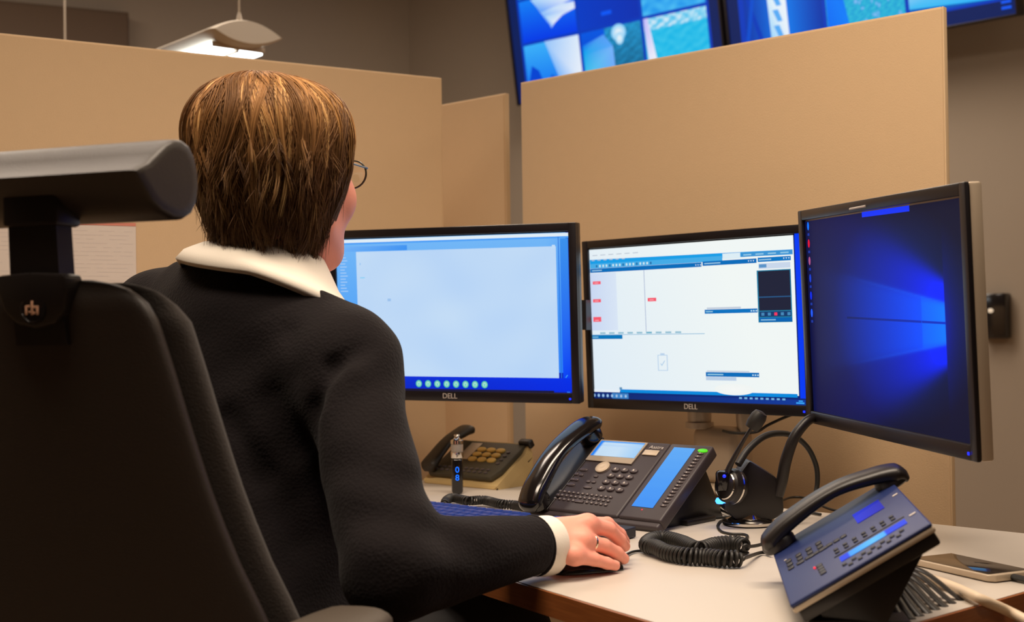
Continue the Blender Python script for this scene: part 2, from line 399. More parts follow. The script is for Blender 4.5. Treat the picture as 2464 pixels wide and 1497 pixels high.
# ================================================================ WALL TELEVISIONS
TVC, TVY, TVT = V(.4452, 5.9096, 2.4801), .7823, -.145
ax = panel_axes(TVY, TVT)
def tile(s, u0, v0, u1, v1, fn, n=26): s.field(lambda u, v: fn((u-u0)/(u1-u0), (v-v0)/(v1-v0)), u0, v0, u1, v1, n, n)
def tv_picture(kind):
    s = Scr(1.22, .70); s.rect(.0, .0, 1, 1, (16, 34, 92))  # navy rim glows to stand for screen light reflected on the frame
    s.rect(.045, .075, .955, .975, (8, 60, 190))
    gx = [.05, .352, .656, .95] if kind == 0 else [.06, .372, .66, .955]
    gy = [.08, .392, .692, .97]
    def sky(a, b): return lambda u, v: lerp3(a, b, v+.25*(noise2(u, v)-.5))
    def foliage(u, v): return lerp3((20, 150, 215), (40, 205, 235), noise2(u*2, v*2, 1.2)) if v < .7 else lerp3((60, 190, 240), (235, 245, 255), noise2(u*3, v, 1.4))
    for r in range(3):
        for c in range(3):
            a = (gx[c]+.007, gy[r]+.01, gx[c+1]-.007, gy[r+1]-.01); k = (r, c)
            if kind == 0:
                if k == (1, 1): fn = lambda u, v: lerp3((6, 62, 200), (10, 50, 180), u)
                elif k == (0, 0): fn = lambda u, v: lerp3((20, 120, 245), (60, 180, 255), v)
                elif k == (0, 1): fn = lambda u, v: lerp3((16, 90, 130), (40, 165, 225), .5*v+.5*noise2(u*2, v*2)) if u > .4 else lerp3((0, 60, 200), (0, 90, 230), v)
                elif k == (0, 2): fn = lambda u, v: lerp3((20, 185, 235), (60, 200, 240), noise2(u*1.5, v*1.5)) if v < .75 else lerp3((50, 190, 240), (240, 246, 255), noise2(u*2.2, v*2))
                elif k == (1, 0): fn = lambda u, v: lerp3((0, 60, 235), (20, 130, 250), v)
                elif k == (1, 2): fn = lambda u, v: lerp3((30, 150, 240), (80, 195, 250), noise2(u, v))
                else: fn = foliage
            else:
                if k == (0, 0): fn = lambda u, v: lerp3((10, 130, 245), (5, 55, 170), abs(u-.5)*2)
                elif k == (0, 1): fn = lambda u, v: lerp3((15, 150, 215), (60, 205, 225), noise2(u*3, v*3, 1.5))
                elif k == (0, 2): fn = lambda u, v: lerp3((10, 90, 190), (60, 200, 255), v)
                else: fn = sky((10, 110, 235), (90, 200, 255))
            tile(s, *a, fn)
    if kind == 0:
        s.poly([(.17, .385), (.347, .38), (.347, .09), (.235, .09)], [(150, 200, 255), (225, 240, 255), (240, 246, 255), (110, 180, 255)])
        s.poly([(.058, .09), (.15, .09), (.125, .2), (.09, .24)], (0, 70, 215)); s.poly([(.16, .09), (.26, .09), (.2, .15), (.19, .16)], (0, 96, 225))
        s.poly([(.362, .09), (.512, .09), (.51, .26), (.362, .24)], [(60, 200, 240), (110, 170, 255), (120, 180, 255), (0, 170, 240)])
        s.poly([(.362, .24), (.51, .26), (.47, .345), (.362, .30)], [(0, 170, 240), (90, 170, 255), (90, 160, 250), (0, 120, 240)])
        s.disc(.543, .338, .036, .055, (255, 255, 255), (120, 205, 250)); s.disc(.545, .30, .02, .04, (250, 253, 255), (150, 215, 250))
        s.poly([(.664, .385), (.684, .385), (.712, .09), (.672, .09)], [(190, 180, 255), (215, 215, 255), (250, 252, 255), (240, 245, 255)])
        for p in (((.15, .62), (.345, .60), (.345, .555), (.2, .50)), ((.19, .55), (.3, .55), (.235, .49), (.215, .46)), ((.12, .68), (.345, .68), (.345, .62), (.17, .58))): s.poly(p, [(170, 215, 255), (215, 230, 255), (235, 242, 255), (90, 160, 255)])
        s.rect(.47, .465, .52, .49, (10, 90, 250))
    else:
        s.poly([(.16, .385), (.232, .385), (.235, .09), (.165, .09)], [(225, 245, 255), (245, 250, 255), (235, 245, 255), (150, 215, 255)])
        for k in range(3): s.poly([(.178, .36-.09*k), (.20, .36-.09*k), (.214, .29-.09*k), (.195, .29-.09*k)], (90, 175, 250))
        s.poly([(.075, .385), (.085, .385), (.14, .09), (.12, .09)], (0, 60, 190)); s.poly([(.10, .385), (.115, .385), (.075, .09), (.06, .09)], (0, 80, 210))
        s.poly([(.381, .385), (.43, .385), (.46, .09), (.381, .09)], [(0, 120, 255), (0, 110, 255), (0, 130, 255), (0, 110, 250)])
        for k in range(26): s.disc(rng.uniform(.48, .64), rng.uniform(.10, .37), rng.uniform(.004, .01), rng.uniform(.006, .018), (150, 200, 255), (40, 170, 225), n=6)
        s.poly([(.667, .12), (.947, .09), (.947, .30), (.667, .34)], [(60, 190, 250), (30, 180, 255), (150, 225, 255), (215, 240, 255)])
        s.rect(.60, .01, .62, .012, (16, 34, 92))
        for k in range(3): s.rect(.955, .03+.03*k, .985, .045+.03*k, (20, 90, 245))
    return s
for i, (off, lab) in enumerate(((0, 'black wall television with a grid of camera pictures, nearer the room corner'), (1.257, 'black wall television with a tall white lit picture column, right of the other one'))):
    c = TVC+ax[0]*off
    t = thing('wall_television', lab, 'television', c, axes=ax, group='camera televisions on the grey wall')
    q = MB(); q.box((0, 0, -.03), (1.236, .716, .05), bev=.006); q.build('housing', M['bezel'], t)
    q = MB()
    for sx in (-1, 1): q.box((sx*.6135, 0, .001), (.009, .716, .016), bev=.002)
    for sy in (-1, 1): q.box((0, sy*.3545, .001), (1.218, .007, .016), bev=.002)
    q.build('bezel', M['bezel'], t)
    tv_picture(i).build('screen', t, -.0045, gain=.95)
    q = MB(); q.box((0, .02, -.075), (.5, .3, .04), bev=.004); q.box((0, .0, -.16), (.12, .12, .17), bev=.004); q.box((0, -.02, -.25), (.06, .06, .12)); q.build('wall_bracket', M['black'], t)

# small black box on the right wall, seen beside the right monitor
bp = V(1.845, 4.958, 1.062); n3 = V(-WR[1]*-1, 0, 0)
wn = V(WR[1], -WR[0], 0)
t = thing('wall_box', 'small black box with a tiny glint on the grey wall beside the right monitor', 'box', bp+wn*.0, axes=[V(*WR, 0), V(0, 0, 1), wn])
q = MB(); q.box((0, 0, .03), (.10, .17, .06), bev=.006); q.build('box_body', M['gloss'], t)
q = MB(); q.sphere((-.008, .02, .058), (.012, .009, .006)); q.build('box_glint', mat('glint_glow', (.1, .1, .1), .4, emit=S(255, 225, 190), es=.7), t)  # reflection on the glossy box, modelled as a small glowing spot

# ================================================================ PENDANT LAMP
la = unit(V(-.64, .77, 0)); lc = V(la[1], -la[0], 0)   # axis going away, cross direction
L0 = V(-.795, 4.0, 1.955)
t = thing('pendant_lamp', 'white wing-shaped pendant office lamp lit from below, hanging above the left screen', 'lamp', L0, axes=[la, -lc, V(0, 0, 1)])
def lens(y): return .042*(1-(abs(y)/.126)**1.9), -.034*(1-(abs(y)/.126)**2.0)
prof = [(y, lens(y)[0]) for y in np.linspace(-.126, .126, 15)]+[(y, lens(y)[1]) for y in np.linspace(.118, -.118, 13)]
q = MB(); q.rings([[V(x, y*s, z*s) for y, z in prof] for x, s in ((0, .90), (.012, .985), (.03, 1), (1.53, 1), (1.55, .985), (1.56, .9))]); q.build('lamp_shade', M['ceil'], t)
for y in (-.045, .045):
    q = MB(); q.box((.78, y*1.1, -.036), (1.41, .078, .018), bev=.003); q.build('diffuser', M['lampglow'], t)
q = MB(); q.box((.78, 0, -.037), (1.42, .010, .020), bev=.003)
for x in (.066, 1.494): q.box((x, 0, -.031), (.010, .18, .018), bev=.003)
q.build('louvre_frame', M['silver'], t)
for x in (.06, 1.49):
    q = MB(); q.tube([(x, 0, .036), (x, 0, ZC-L0[2])], .0035, n=6); q.lathe([(.012, .034), (.008, .06), (.004, .075)], c=(x, 0, 0), n=12); q.build('suspension_wire', M['grey'], t)

# ================================================================ DESK
poly = [(.237, 1.174), (.86, 1.715), (.624, 1.955), (-.02, 2.60), (-.10, 2.665), (-.80, 2.235), (-.62, 1.98), (-.30, 1.905), (-.175, 1.843)]
def arc(p, c, n, r):
    p, c, n = map(lambda t: np.array(t, float), (p, c, n)); a = c+unit(p-c)*r; b = c+unit(n-c)*r
    return [(1-t)**2*a+2*t*(1-t)*c+t*t*b for t in np.linspace(0, 1, 6)]
rp = []
for i, c in enumerate(poly): rp += arc(poly[i-1], c, poly[(i+1) % len(poly)], .02 if i < 2 else .03)
dk = thing('office_desk', 'white laminate corner desk with brown wooden edge under the phones and monitors', 'desk', (.25, 1.9, 0))
inner = [np.array(p) for p in rp]
q = MB(); q.prism([(*p, 0) for p in rp], (0, 0, DZ-.0275), (0, 0, DZ)); q.build('desk_top', M['desk'], dk, world=True, angle=25)
cen = np.mean(rp, 0)
q = MB()
n = len(rp); out = []
for i in range(n):
    d = unit(rp[(i+1) % n]-rp[i-1]); out.append(rp[i]+V(d[1], -d[0])*.0025)
for i in range(n):
    j = (i+1) % n
    vs = [q.bm.verts.new((*map(float, p), z)) for p, z in ((rp[i], DZ-.0285), (rp[j], DZ-.0285), (out[j], DZ-.0285), (out[i], DZ-.0285), (rp[i], DZ-.0008), (rp[j], DZ-.0008), (out[j], DZ-.0012), (out[i], DZ-.0012))]
    for f in ((3, 2, 6, 7), (7, 6, 5, 4), (0, 1, 2, 3)): q.bm.faces.new([vs[k] for k in f])
bmesh.ops.remove_doubles(q.bm, verts=q.bm.verts[:], dist=1e-6); q.build('wooden_edge', M['wood'], dk, world=True, angle=50)
for x, y in ((.30, 1.30), (.74, 1.70), (-.02, 2.50), (-.62, 2.2)):
    q = MB(); q.box((x, y, .36), (.05, .05, .70), bev=.004); q.box((x, y, .015), (.07, .07, .03), bev=.005); q.build('leg', M['grey'], dk, world=True)
q = MB(); q.prism([(.36, 1.39, 0), (.69, 1.68, 0), (.675, 1.70, 0), (.345, 1.41, 0)], (0, 0, .42), (0, 0, .70)); q.build('modesty_panel', M['grey'], dk, world=True)

# ================================================================ MONITORS
def monitor(label, c, yaw, tilt, roll, pic, gain, logo=True, thick=.02, logopos=(-.003, -.1505), back='bezel'):
    ax = panel_axes(yaw, tilt, roll)
    t = thing('monitor', label, 'monitor', c, axes=ax, group='computer monitors on the desk')
    q = MB()
    for sx in (-1, 1): q.box((sx*.2425, 0, -.001), (.015, .32, .006), bev=.0018)
    q.box((0, .1525, -.001), (.472, .015, .006), bev=.0018); q.box((0, -.1505, -.001), (.472, .019, .006), bev=.0018)
    q.build('bezel', M['bezel'], t)
    q = MB(); q.box((0, 0, -.004-thick/2), (.4995, .3195, thick), bev=.003); q.box((0, 0, -.004-thick-.008), (.34, .22, .02), bev=.008); q.build('back_shell', M[back], t)
    pic.build('screen', t, -.0035, gain)
    if logo: text('logo', 'DELL', .0135, M['logo'], t, (logopos[0], logopos[1], .0022))
    q = MB(); q.box((.232, -.1515, .0023), (.0035, .0035, .0012)); q.build('power_light', M['led_deep'], t)
    q = MB(); q.box((0, 0, -.046), (.11, .11, .03), bev=.004); q.build('mounting_plate', M['black'], t)
    return t, ax
# left monitor picture
s = Scr(.472, .286)
def mp(u, v): return ((u-.5)*.5/.472+.5, ((v-.5)*.32-.002)/.286+.5)       # panel fractions -> screen fractions
def R(s, u0, v0, u1, v1, c): a, b = mp(u0, v0), mp(u1, v1); s.rect(a[0], a[1], b[0], b[1], c)
def Pq(s, pts, c): s.poly([mp(*p) for p in pts], c)
s.rect(0, 0, 1, 1, (8, 40, 190))
s.field(lambda u, v: lerp3(lerp3((60, 150, 255), (120, 190, 255), v), (20, 110, 255), max(0, (u-.9)*9)*(1.15-v)), .0, .13, .985, 1, 60, 40)
Pq(s, [(.029, .07), (.968, .07), (.968, .146), (.029, .146)], [(10, 40, 190), (0, 44, 235), (0, 50, 240), (10, 50, 210)])
Pq(s, [(.029, .06), (.90, .06), (.90, .075), (.029, .075)], (28, 26, 60))
R(s, .035, .932, .968, .9505, (232, 245, 255)); R(s, .035, .922, .968, .932, (80, 165, 255))
Pq(s, [(.06, .88), (.33, .88), (.33, .91), (.06, .91)], [(110, 180, 255), (60, 150, 250), (70, 155, 250), (120, 185, 255)])
s.field(lambda u, v: lerp3((202, 228, 255), (190, 220, 255), noise2(u*.6, v*.6)), mp(.114, .146)[0], mp(.114, .146)[1], mp(.92, .146)[0], mp(.92, .878)[1], 40, 26)
R(s, .905, .868, .917, .886, (200, 228, 255))
Pq(s, [(.928, .146), (.931, .146), (.931, .93), (.928, .93)], (40, 120, 230)); Pq(s, [(.936, .146), (.966, .146), (.966, .92), (.936, .92)], [(0, 70, 255), (0, 60, 250), (60, 150, 245), (60, 150, 245)])
for k in range(8):
    u = .363+.0383*k; s.disc(*mp(u, .104), .0135, .0235, (225, 255, 245), (25, 190, 160)); Pq(s, [(u-.004, .108), (u+.004, .108), (u+.001, .094), (u-.001, .094)], (90, 220, 200))
for k in range(13):
    v = .86-.018*k; R(s, .045, v, .045+.02+.015*((k*7) % 5)/5, v+.006, (170, 210, 255))
R(s, .13, .80, .134, .812, (150, 200, 250)); R(s, .13, .722, .15, .728, (140, 215, 255)); R(s, .244, .585, .258, .60, (160, 200, 245))
Pq(s, [(.945, .15), (.952, .165), (.955, .163), (.948, .148)], (60, 170, 255)); R(s, .945, .058, .966, .064, (40, 120, 255)); R(s, .95, .066, .962, .072, (40, 120, 255))
mL, axL = monitor('left computer monitor with a pale blue window and eight green round icons', V(-.1146, 2.398, 1.0672), .3955, -.0563, -.0096, s, .92)
# middle monitor picture
s = Scr(.472, .286)
s.rect(0, 0, 1, 1, (12, 40, 120))
s.field(lambda u, v: lerp3((222, 238, 252), (246, 252, 250), min(1, max(0, .2+u*.9+v*.25))), .0, .06, .965, 1, 40, 30)
R(s, .944, .10, .972, .974, (0, 60, 250))
Pq(s, [(.03, .864), (.935, .853), (.935, .879), (.03, .893)], (20, 160, 235)); R(s, .649, .849, .724, .88, (225, 242, 250)); R(s, .727, .855, .935, .878, (60, 150, 215))
Pq(s, [(.03, .84), (.648, .84), (.648, .868), (.03, .868)], (70, 175, 235))
R(s, .03, .815, .557, .839, (0, 110, 190)); R(s, .562, .819, .79, .843, (0, 110, 190)); R(s, .795, .823, .927, .846, (0, 120, 200))
for k in range(17): R(s, .06+.0165*k, .846, .068+.0165*k, .86, (210, 235, 245) if k % 4 else (40, 110, 170))
for k in range(6): R(s, .04+.03*k, .885, .055+.03*k, .89, (180, 195, 215)); R(s, .045+.04*k, .915, .07+.04*k, .92, (190, 200, 215))
for k in range(4): R(s, .737+.05*k, .862, .77+.05*k, .869, (150, 205, 235))
for g in ((.53, .82), (.755, .826), (.897, .83)):
    for k in range(3): Pq(s, [(g[0]+.010*k, g[1]+.009), (g[0]+.006+.010*k, g[1]+.009), (g[0]+.003+.010*k, g[1]), (g[0]+.003+.010*k, g[1])], (215, 235, 245))
for a in ((.04, .824, .09), (.57, .828, .64), (.80, .831, .85)): R(s, a[0], a[1], a[2], a[1]+.006, (160, 205, 230))
R(s, .798, .785, .925, .815, (205, 220, 240)); R(s, .80, .792, .83, .81, (90, 150, 205))
s.field(lambda u, v: lerp3((205, 220, 248), (228, 240, 252), min(1, u*5)), mp(.022, .47)[0], mp(.022, .47)[1], mp(.16, .47)[0], mp(.16, .81)[1], 12, 6)
for u0, v0, u1, v1 in ((.042, .745, .082, .763), (.040, .638, .080, .657), (.038, .522, .078, .551), (.308, .633, .348, .653)):
    R(s, u0, v0, u1, v1, (250, 92, 112)); R(s, u0+.008, v0+.006, u1-.012, v0+.011, (255, 170, 180))
R(s, .294, .46, .2965, .815, (150, 165, 205)); R(s, .022, .442, .561, .446, (150, 195, 225)); R(s, .022, .419, .18, .442, (0, 120, 190)); R(s, .03, .427, .06, .434, (120, 190, 225))
for k in range(9): R(s, .07+.045*k, .449, .097+.045*k, .459, (150, 195, 215) if k != 5 else (110, 180, 205))
R(s, .79, .50, .926, .778, (30, 130, 170)); R(s, .795, .563, .922, .773, (32, 36, 58)); R(s, .795, .632, .922, .638, (40, 90, 140)); R(s, .795, .53, .922, .558, (20, 60, 110)); R(s, .795, .503, .924, .525, (0, 100, 180))
for k in range(5): R(s, .803+.026*k, .536, .815+.026*k, .552, (250, 60, 100) if k == 2 else (70, 140, 190))
R(s, .80, .51, .86, .517, (130, 190, 225)); R(s, .565, .554, .788, .576, (0, 115, 195)); R(s, .57, .562, .60, .568, (150, 205, 230)); R(s, .575, .578, .72, .588, (200, 210, 225))
R(s, .56, .207, .785, .231, (0, 110, 190)); R(s, .567, .215, .635, .222, (150, 205, 230)); R(s, .56, .186, .69, .205, (190, 210, 235)); R(s, .565, .233, .745, .24, (205, 215, 230))
for g in ((.76, .56), (.757, .214)):
    for k in range(3): R(s, g[0]+.010*k, g[1], g[0]+.006+.010*k, g[1]+.008, (190, 225, 240))
for a in ((.345, .235, .391, .239), (.345, .322, .391, .326), (.345, .239, .349, .322), (.387, .239, .391, .322), (.358, .322, .378, .335)): R(s, *a, (190, 215, 240))
Pq(s, [(.357, .275), (.364, .262), (.366, .265), (.359, .279)], (170, 205, 235)); Pq(s, [(.364, .262), (.379, .292), (.376, .294), (.363, .268)], (170, 205, 235))
R(s, .16, .104, .935, .123, (0, 140, 225)); R(s, .016, .104, .158, .12, (235, 244, 252)); s.disc(*mp(.68, .138), .09, .035, (250, 252, 250), (245, 250, 248)); R(s, .157, .12, .17, .135, (100, 150, 190))
s.field(lambda u, v: lerp3((10, 40, 110), (16, 60, 160), u), 0, 0, mp(.965, .1)[0], mp(.965, .093)[1], 10, 2)
R(s, .12, .068, .2, .1, (60, 130, 200))
for k in range(8): s.disc(*mp(.03+.0225*k, .083), .007, .012, (200, 225, 245), (90, 150, 215), n=7)
for k in range(9): R(s, .70+.022*k, .088, .712+.022*k, .098, (120, 180, 225))
R(s, .93, .072, .962, .08, (60, 170, 255)); R(s, .94, .083, .956, .09, (60, 170, 255))
mM, axM = monitor('middle computer monitor with white program windows and small red tags', V(.3169, 2.3391, 1.0456), .7863, -.033, .0027, s, .95)
# right monitor picture: dark blue desktop with a bright four-pane window of light
s = Scr(.472, .286)
def beam(u, v):
    dx = .863-u; y = abs(v-.497)
    c = lerp3((11, 13, 40), (2, 28, 92), max(0, 1-((u-.62)**2/.17+(v-.52)**2/.20)))
    if dx < 0:
        return lerp3(c, (0, 18, 205), .55*math.exp(-(y/.2)**2)*math.exp(dx*20))
    l2, l1 = .075+.21*dx, .160+.57*dx
    far = math.exp(-dx*2.6)
    g = 1/(1+math.exp((y-l1)/(.010+.10*dx))); c = lerp3(c, (0, 34, 255), min(1, 1.15*g*math.exp(-dx*2.9)))
    k = 1/(1+math.exp((y-l2)/(.004+.012*dx))); c = lerp3(c, (0, 118 if u > .743 else 92, 255), k*min(1, .98*math.exp(-dx*1.45)*max(0, 1-dx*1.25)))
    return lerp3(c, (20, 120, 255), .40*math.exp(-((y-l2)/.006)**2)*max(0, 1-dx*1.7))
s.field(lambda u, v: beam((u-.5)*.472/.5+.5, ((v-.5)*.286+.002)/.32+.5), 0, 0, 1, 1, 200, 130)
Pq(s, [(.30, .504), (.863, .4945), (.863, .5035), (.30, .513)], [(2, 22, 90), (0, 44, 190), (0, 44, 190), (2, 22, 90)])
Pq(s, [(.740, .395), (.742, .395), (.745, .60), (.743, .60)], (6, 80, 240))
Pq(s, [(.428, .934), (.704, .931), (.704, .954), (.428, .956)], (8, 48, 235))
for k, c in enumerate(((0, 110, 250), (215, 10, 50), (170, 80, 130), (20, 60, 200), (0, 40, 230), (30, 90, 255))):
    s.disc(*mp(.052, .93-.081*k), .008, .022, c, n=8); R(s, .045, .885-.081*k, .06, .897-.081*k, (20, 50, 150))
for k in range(9): R(s, .045+.025*k, .045, .057+.025*k, .062, [(20, 80, 255), (70, 80, 160), (150, 120, 160), (20, 70, 230), (10, 80, 255), (10, 80, 255), (20, 90, 255), (110, 40, 60), (10, 110, 130)][k])
for k in range(7): R(s, .845+.0145*k, .05, .853+.0145*k, .063, (10, 80, 230))
R(s, .905, .04, .935, .047, (10, 90, 240))
mR, axR = monitor('right computer monitor turned inward with a dark blue window-of-light desktop', V(.4815, 1.7327, 1.0455), 1.4072, -.042, -.0232, s, 1.12, logo=False, thick=.016, back='silver')
q = MB(); q.tube([(-.06, .150, .0025), (-.01, .1505, .0025)], .0016, n=6); q.build('bezel_marks', M['logo'], mR)

# monitor arm stand between the middle monitor and the tall screen
pb = V(.372, 2.415)
st = thing('monitor_stand', 'silver column stand with arms carrying the monitors, behind the middle monitor', 'stand', (*pb, DZ))
a45 = frame_yaw(.7863)
q = MB(); q.box((.0, .0, .006), (.20, .16, .012), bev=.004, axes=a45); q.build('base_plate', M['silver'], st)
q = MB(); q.box((.012, -.006, .062), (.105, .06, .105), bev=.018, seg=4, axes=a45); q.build('lower_column', M['silver'], st)
q = MB(); q.lathe([(.02, .11), (.022, .13), (.022, .36), (.018, .372), (.006, .374)], c=(-.028, .008, 0)); q.lathe([(.026, .112), (.026, .122)], c=(-.028, .008, 0)); q.build('post', M['silver'], st)
q = MB(); q.lathe([(.016, .105), (.019, .135), (.019, .23), (.015, .24)], c=(.05, -.04, 0)); q.build('short_post', M['silver'], st)
def arm(pts, nm='arm'):
    q = MB(); q.tube(pts, .013, n=10); q.build(nm, M['black'], st, world=True)
top = V(pb[0]-.028, pb[1]+.008, 1.09)
for c, ax_ in ((V(-.1146, 2.398, 1.0672), axL), (V(.3169, 2.3391, 1.0456), axM), (V(.4815, 1.7327, 1.0455), axR)):
    e_ = c-ax_[2]*.066
    if c[1] < 2: mid = [V(.60, 2.12, 1.06), V(.60, 1.80, 1.05)]
    elif c[0] < 0: mid = [V(.16, 2.56, 1.08), V(-.02, 2.55, 1.07)]
    else: mid = [(top+e_)/2]
    arm([top, *mid, e_])
q = MB(); q.prism([at(1398, 722, 2.46), at(1410, 722, 2.46), at(1411, 794, 2.46), at(1399, 794, 2.46)], (0, 0, 0), (.01, .02, 0)); q.build('side_bracket', M['black'], st, world=True)

# ================================================================ OFFICE CHAIR
CYAW = math.radians(20)
ch = thing('office_chair', 'black high-backed office chair with headrest, turned away, the seated woman on it', 'chair', (-.3705, 1.408, 0), axes=frame_yaw(CYAW))
ZW = [(.50, .17), (.56, .20), (.64, .215), (.70, .214), (.74, .205), (.772, .194), (.805, .179), (.838, .166), (.898, .148), (.952, .135), (.99, .127), (1.026, .119), (1.052, .112), (1.068, .103), (1.080, .089), (1.086, .072), (1.090, .048)]
zs = np.array([a for a, b in ZW]); ws = np.array([b for a, b in ZW])
def backring(z, w, half, yc, bend, n=44, e=3.0):
    r = []
    for a in np.linspace(0, 2*PI, n, endpoint=False):
        x = w*sgnp(math.cos(a), 2/e); y = half*sgnp(math.sin(a), 2/e)
        r.append((x, yc+y+bend*x*x, z))
    return r
yb = lambda z: -.20+(1.06-z)*.16
zz = np.concatenate([np.linspace(.50, 1.04, 16), np.array([1.052, 1.060, 1.068, 1.075, 1.081, 1.086, 1.090])])
q = MB(); q.rings([backring(z, float(np.interp(z, zs, ws)), .017*min(1, max(.35, (1.10-z)/.03)), yb(z)+.017, .25) for z in zz]); q.build('back_shell', M['chairplast'], ch, angle=60)
q = MB(); q.rings([backring(z, float(np.interp(z, zs, ws))+.013*min(1, (1.10-z)/.05), .024*min(1, max(.3, (1.092-z)/.04)), yb(z)+.047, .27, e=2.8) for z in zz-.002]); q.build('back_cushion', M['chairfab'], ch, angle=60)
# headrest: wedge-shaped pad
prof = [(-.232, 1.1835), (-.226, 1.1865), (-.212, 1.192), (-.196, 1.203), (-.182, 1.213), (-.168, 1.219), (-.156, 1.2205), (-.144, 1.2165), (-.135, 1.207), (-.1295, 1.193), (-.1285, 1.178), (-.132, 1.163), (-.140, 1.1515), (-.153, 1.1455), (-.170, 1.145), (-.190, 1.150), (-.206, 1.158), (-.216, 1.168), (-.228, 1.179)]
def hr(x, k): return [(x, -.172+(y+.172)*k, 1.183+(z-1.183)*k) for y, z in prof]
q = MB(); q.rings([hr(x*sg, k) for sg, seq in ((-1, ((.1270, .70), (.1268, .90), (.1255, .955), (.1225, .985), (.118, 1))), (1, ((.118, 1), (.1225, .985), (.1255, .955), (.1268, .90), (.1270, .70)))) for x, k in seq])
o = q.build('headrest', M['headrest'], ch, angle=40)
q = MB(); q.prism([(-.031, -.216, 0), (.031, -.216, 0), (.031, -.18, 0), (-.031, -.18, 0)], (0, 0, 1.140), (0, 0, 1.172), bev=.004); q.build('headrest_clamp', M['black'], ch)
q = MB(); q.rings([[(-.0275*k, -.212+d, z), (.0275*k, -.212+d, z), (.0275*k, -.190+d, z), (-.0275*k, -.190+d, z)] for z, k, d in ((1.03, 1.05, .012), (1.085, 1.02, .004), (1.148, .98, .0))]); q.build('headrest_post', M['black'], ch, angle=30)
sh = [(-.039, 1.0935), (-.036, 1.0955), (0, 1.0975), (.036, 1.0955), (.039, 1.0935), (.039, 1.080), (.034, 1.062), (.022, 1.050), (.0, 1.0455), (-.022, 1.050), (-.034, 1.062), (-.039, 1.080)]
q = MB(); q.prism([(x, yb(z)-.004, z) for x, z in sh], (0, -.006, 0), (0, .02, 0), bev=.003); cp = q.build('post_cover', M['black'], ch)
q = MB(); q.lathe([(.0145, 0), (.0145, .003), (.0125, .0035), (.0118, .0024)], c=(0, -.2085, 1.0640), axis=(0, -1, .0)); q.build('badge', M['gloss'], cp)
q = MB()   # the two-letter badge mark
for bx, bz, w, h in ((-.0066, -.0015, .0026, .0085), (-.0047, .0022, .0045, .0022), (.0, .0008, .0026, .0132), (.0036, .0015, .006, .0022), (.0060, -.0016, .0026, .0084), (-.0028, -.003, .002, .0016), (.0022, -.004, .002, .0022)):
    q.box((bx, -.2122, 1.0640+bz), (w, .0008, h), bev=.0003)
q.build('badge_letters', M['logow'], cp)
q = MB(); q.rings([backring(.40+z, w, h, .07, 0, e=2.4) for z, w, h in ((0, .19, .18), (.02, .235, .225), (.06, .245, .235), (.085, .235, .225), (.098, .20, .19))]); q.build('seat', M['chairfab'], ch, angle=60)
q = MB(); q.box((0, .05, .385), (.26, .30, .04), bev=.01); q.build('seat_mechanism', M['black'], ch)
q = MB(); q.tube([(0, .02, .39), (0, -.10, .385), (0, -.14, .44), (0, -.115, .60)], .022, n=10, smooth=6, flat=1.6); q.build('back_support', M['black'], ch)
q = MB(); q.lathe([(.03, .36), (.03, .24), (.022, .235), (.022, .10)], c=(0, .05, 0)); q.build('gas_lift', M['black'], ch)
for k in range(5):
    a = 2*PI*k/5+.3; d = V(math.cos(a), math.sin(a), 0); b = V(0, .05, 0)
    q = MB(); q.tube([b+V(0, 0, .105), b+d*.15+V(0, 0, .098), b+d*.30+V(0, 0, .075)], [.03, .024, .017], n=10); lg = q.build('leg', M['black'], ch)
    q = MB(); tdir = V(-d[1], d[0], 0)
    for sx in (-1, 1): q.lathe([(.02, -.009), (.0275, -.006), (.0275, .006), (.02, .009)], c=b+d*.30+tdir*sx*.014+V(0, 0, .0275), axis=tdir, n=20)
    q.box(b+d*.30+V(0, 0, .05), (.02, .02, .03), bev=.004); q.build('caster', M['gloss'], lg)
for sx, ylen, ztop in ((1, 0, .774), (-1, 0, .774)):
    q = MB(); q.rings([[(sx*.252+.044*s_*sgnp(math.cos(a), .7), y, ztop-.016+.016*min(1, s_*1.3)*sgnp(math.sin(a), .7)) for a in np.linspace(0, 2*PI, 20, endpoint=False)] for y, s_ in ((-.232, .45), (-.225, .75), (-.21, .93), (-.18, 1), (-.12, 1), (-.08, .98), (-.058, .88), (-.044, .62), (-.040, .4))]); q.build('arm_pad', M['armpad'], ch, angle=60)
    q = MB(); q.tube([(sx*.262, -.12, ztop-.03), (sx*.275, -.11, .56), (sx*.265, -.02, .42), (sx*.13, .04, .39)], [.022, .022, .018, .016], n=10, smooth=6); q.build('arm_post', M['black'], ch)

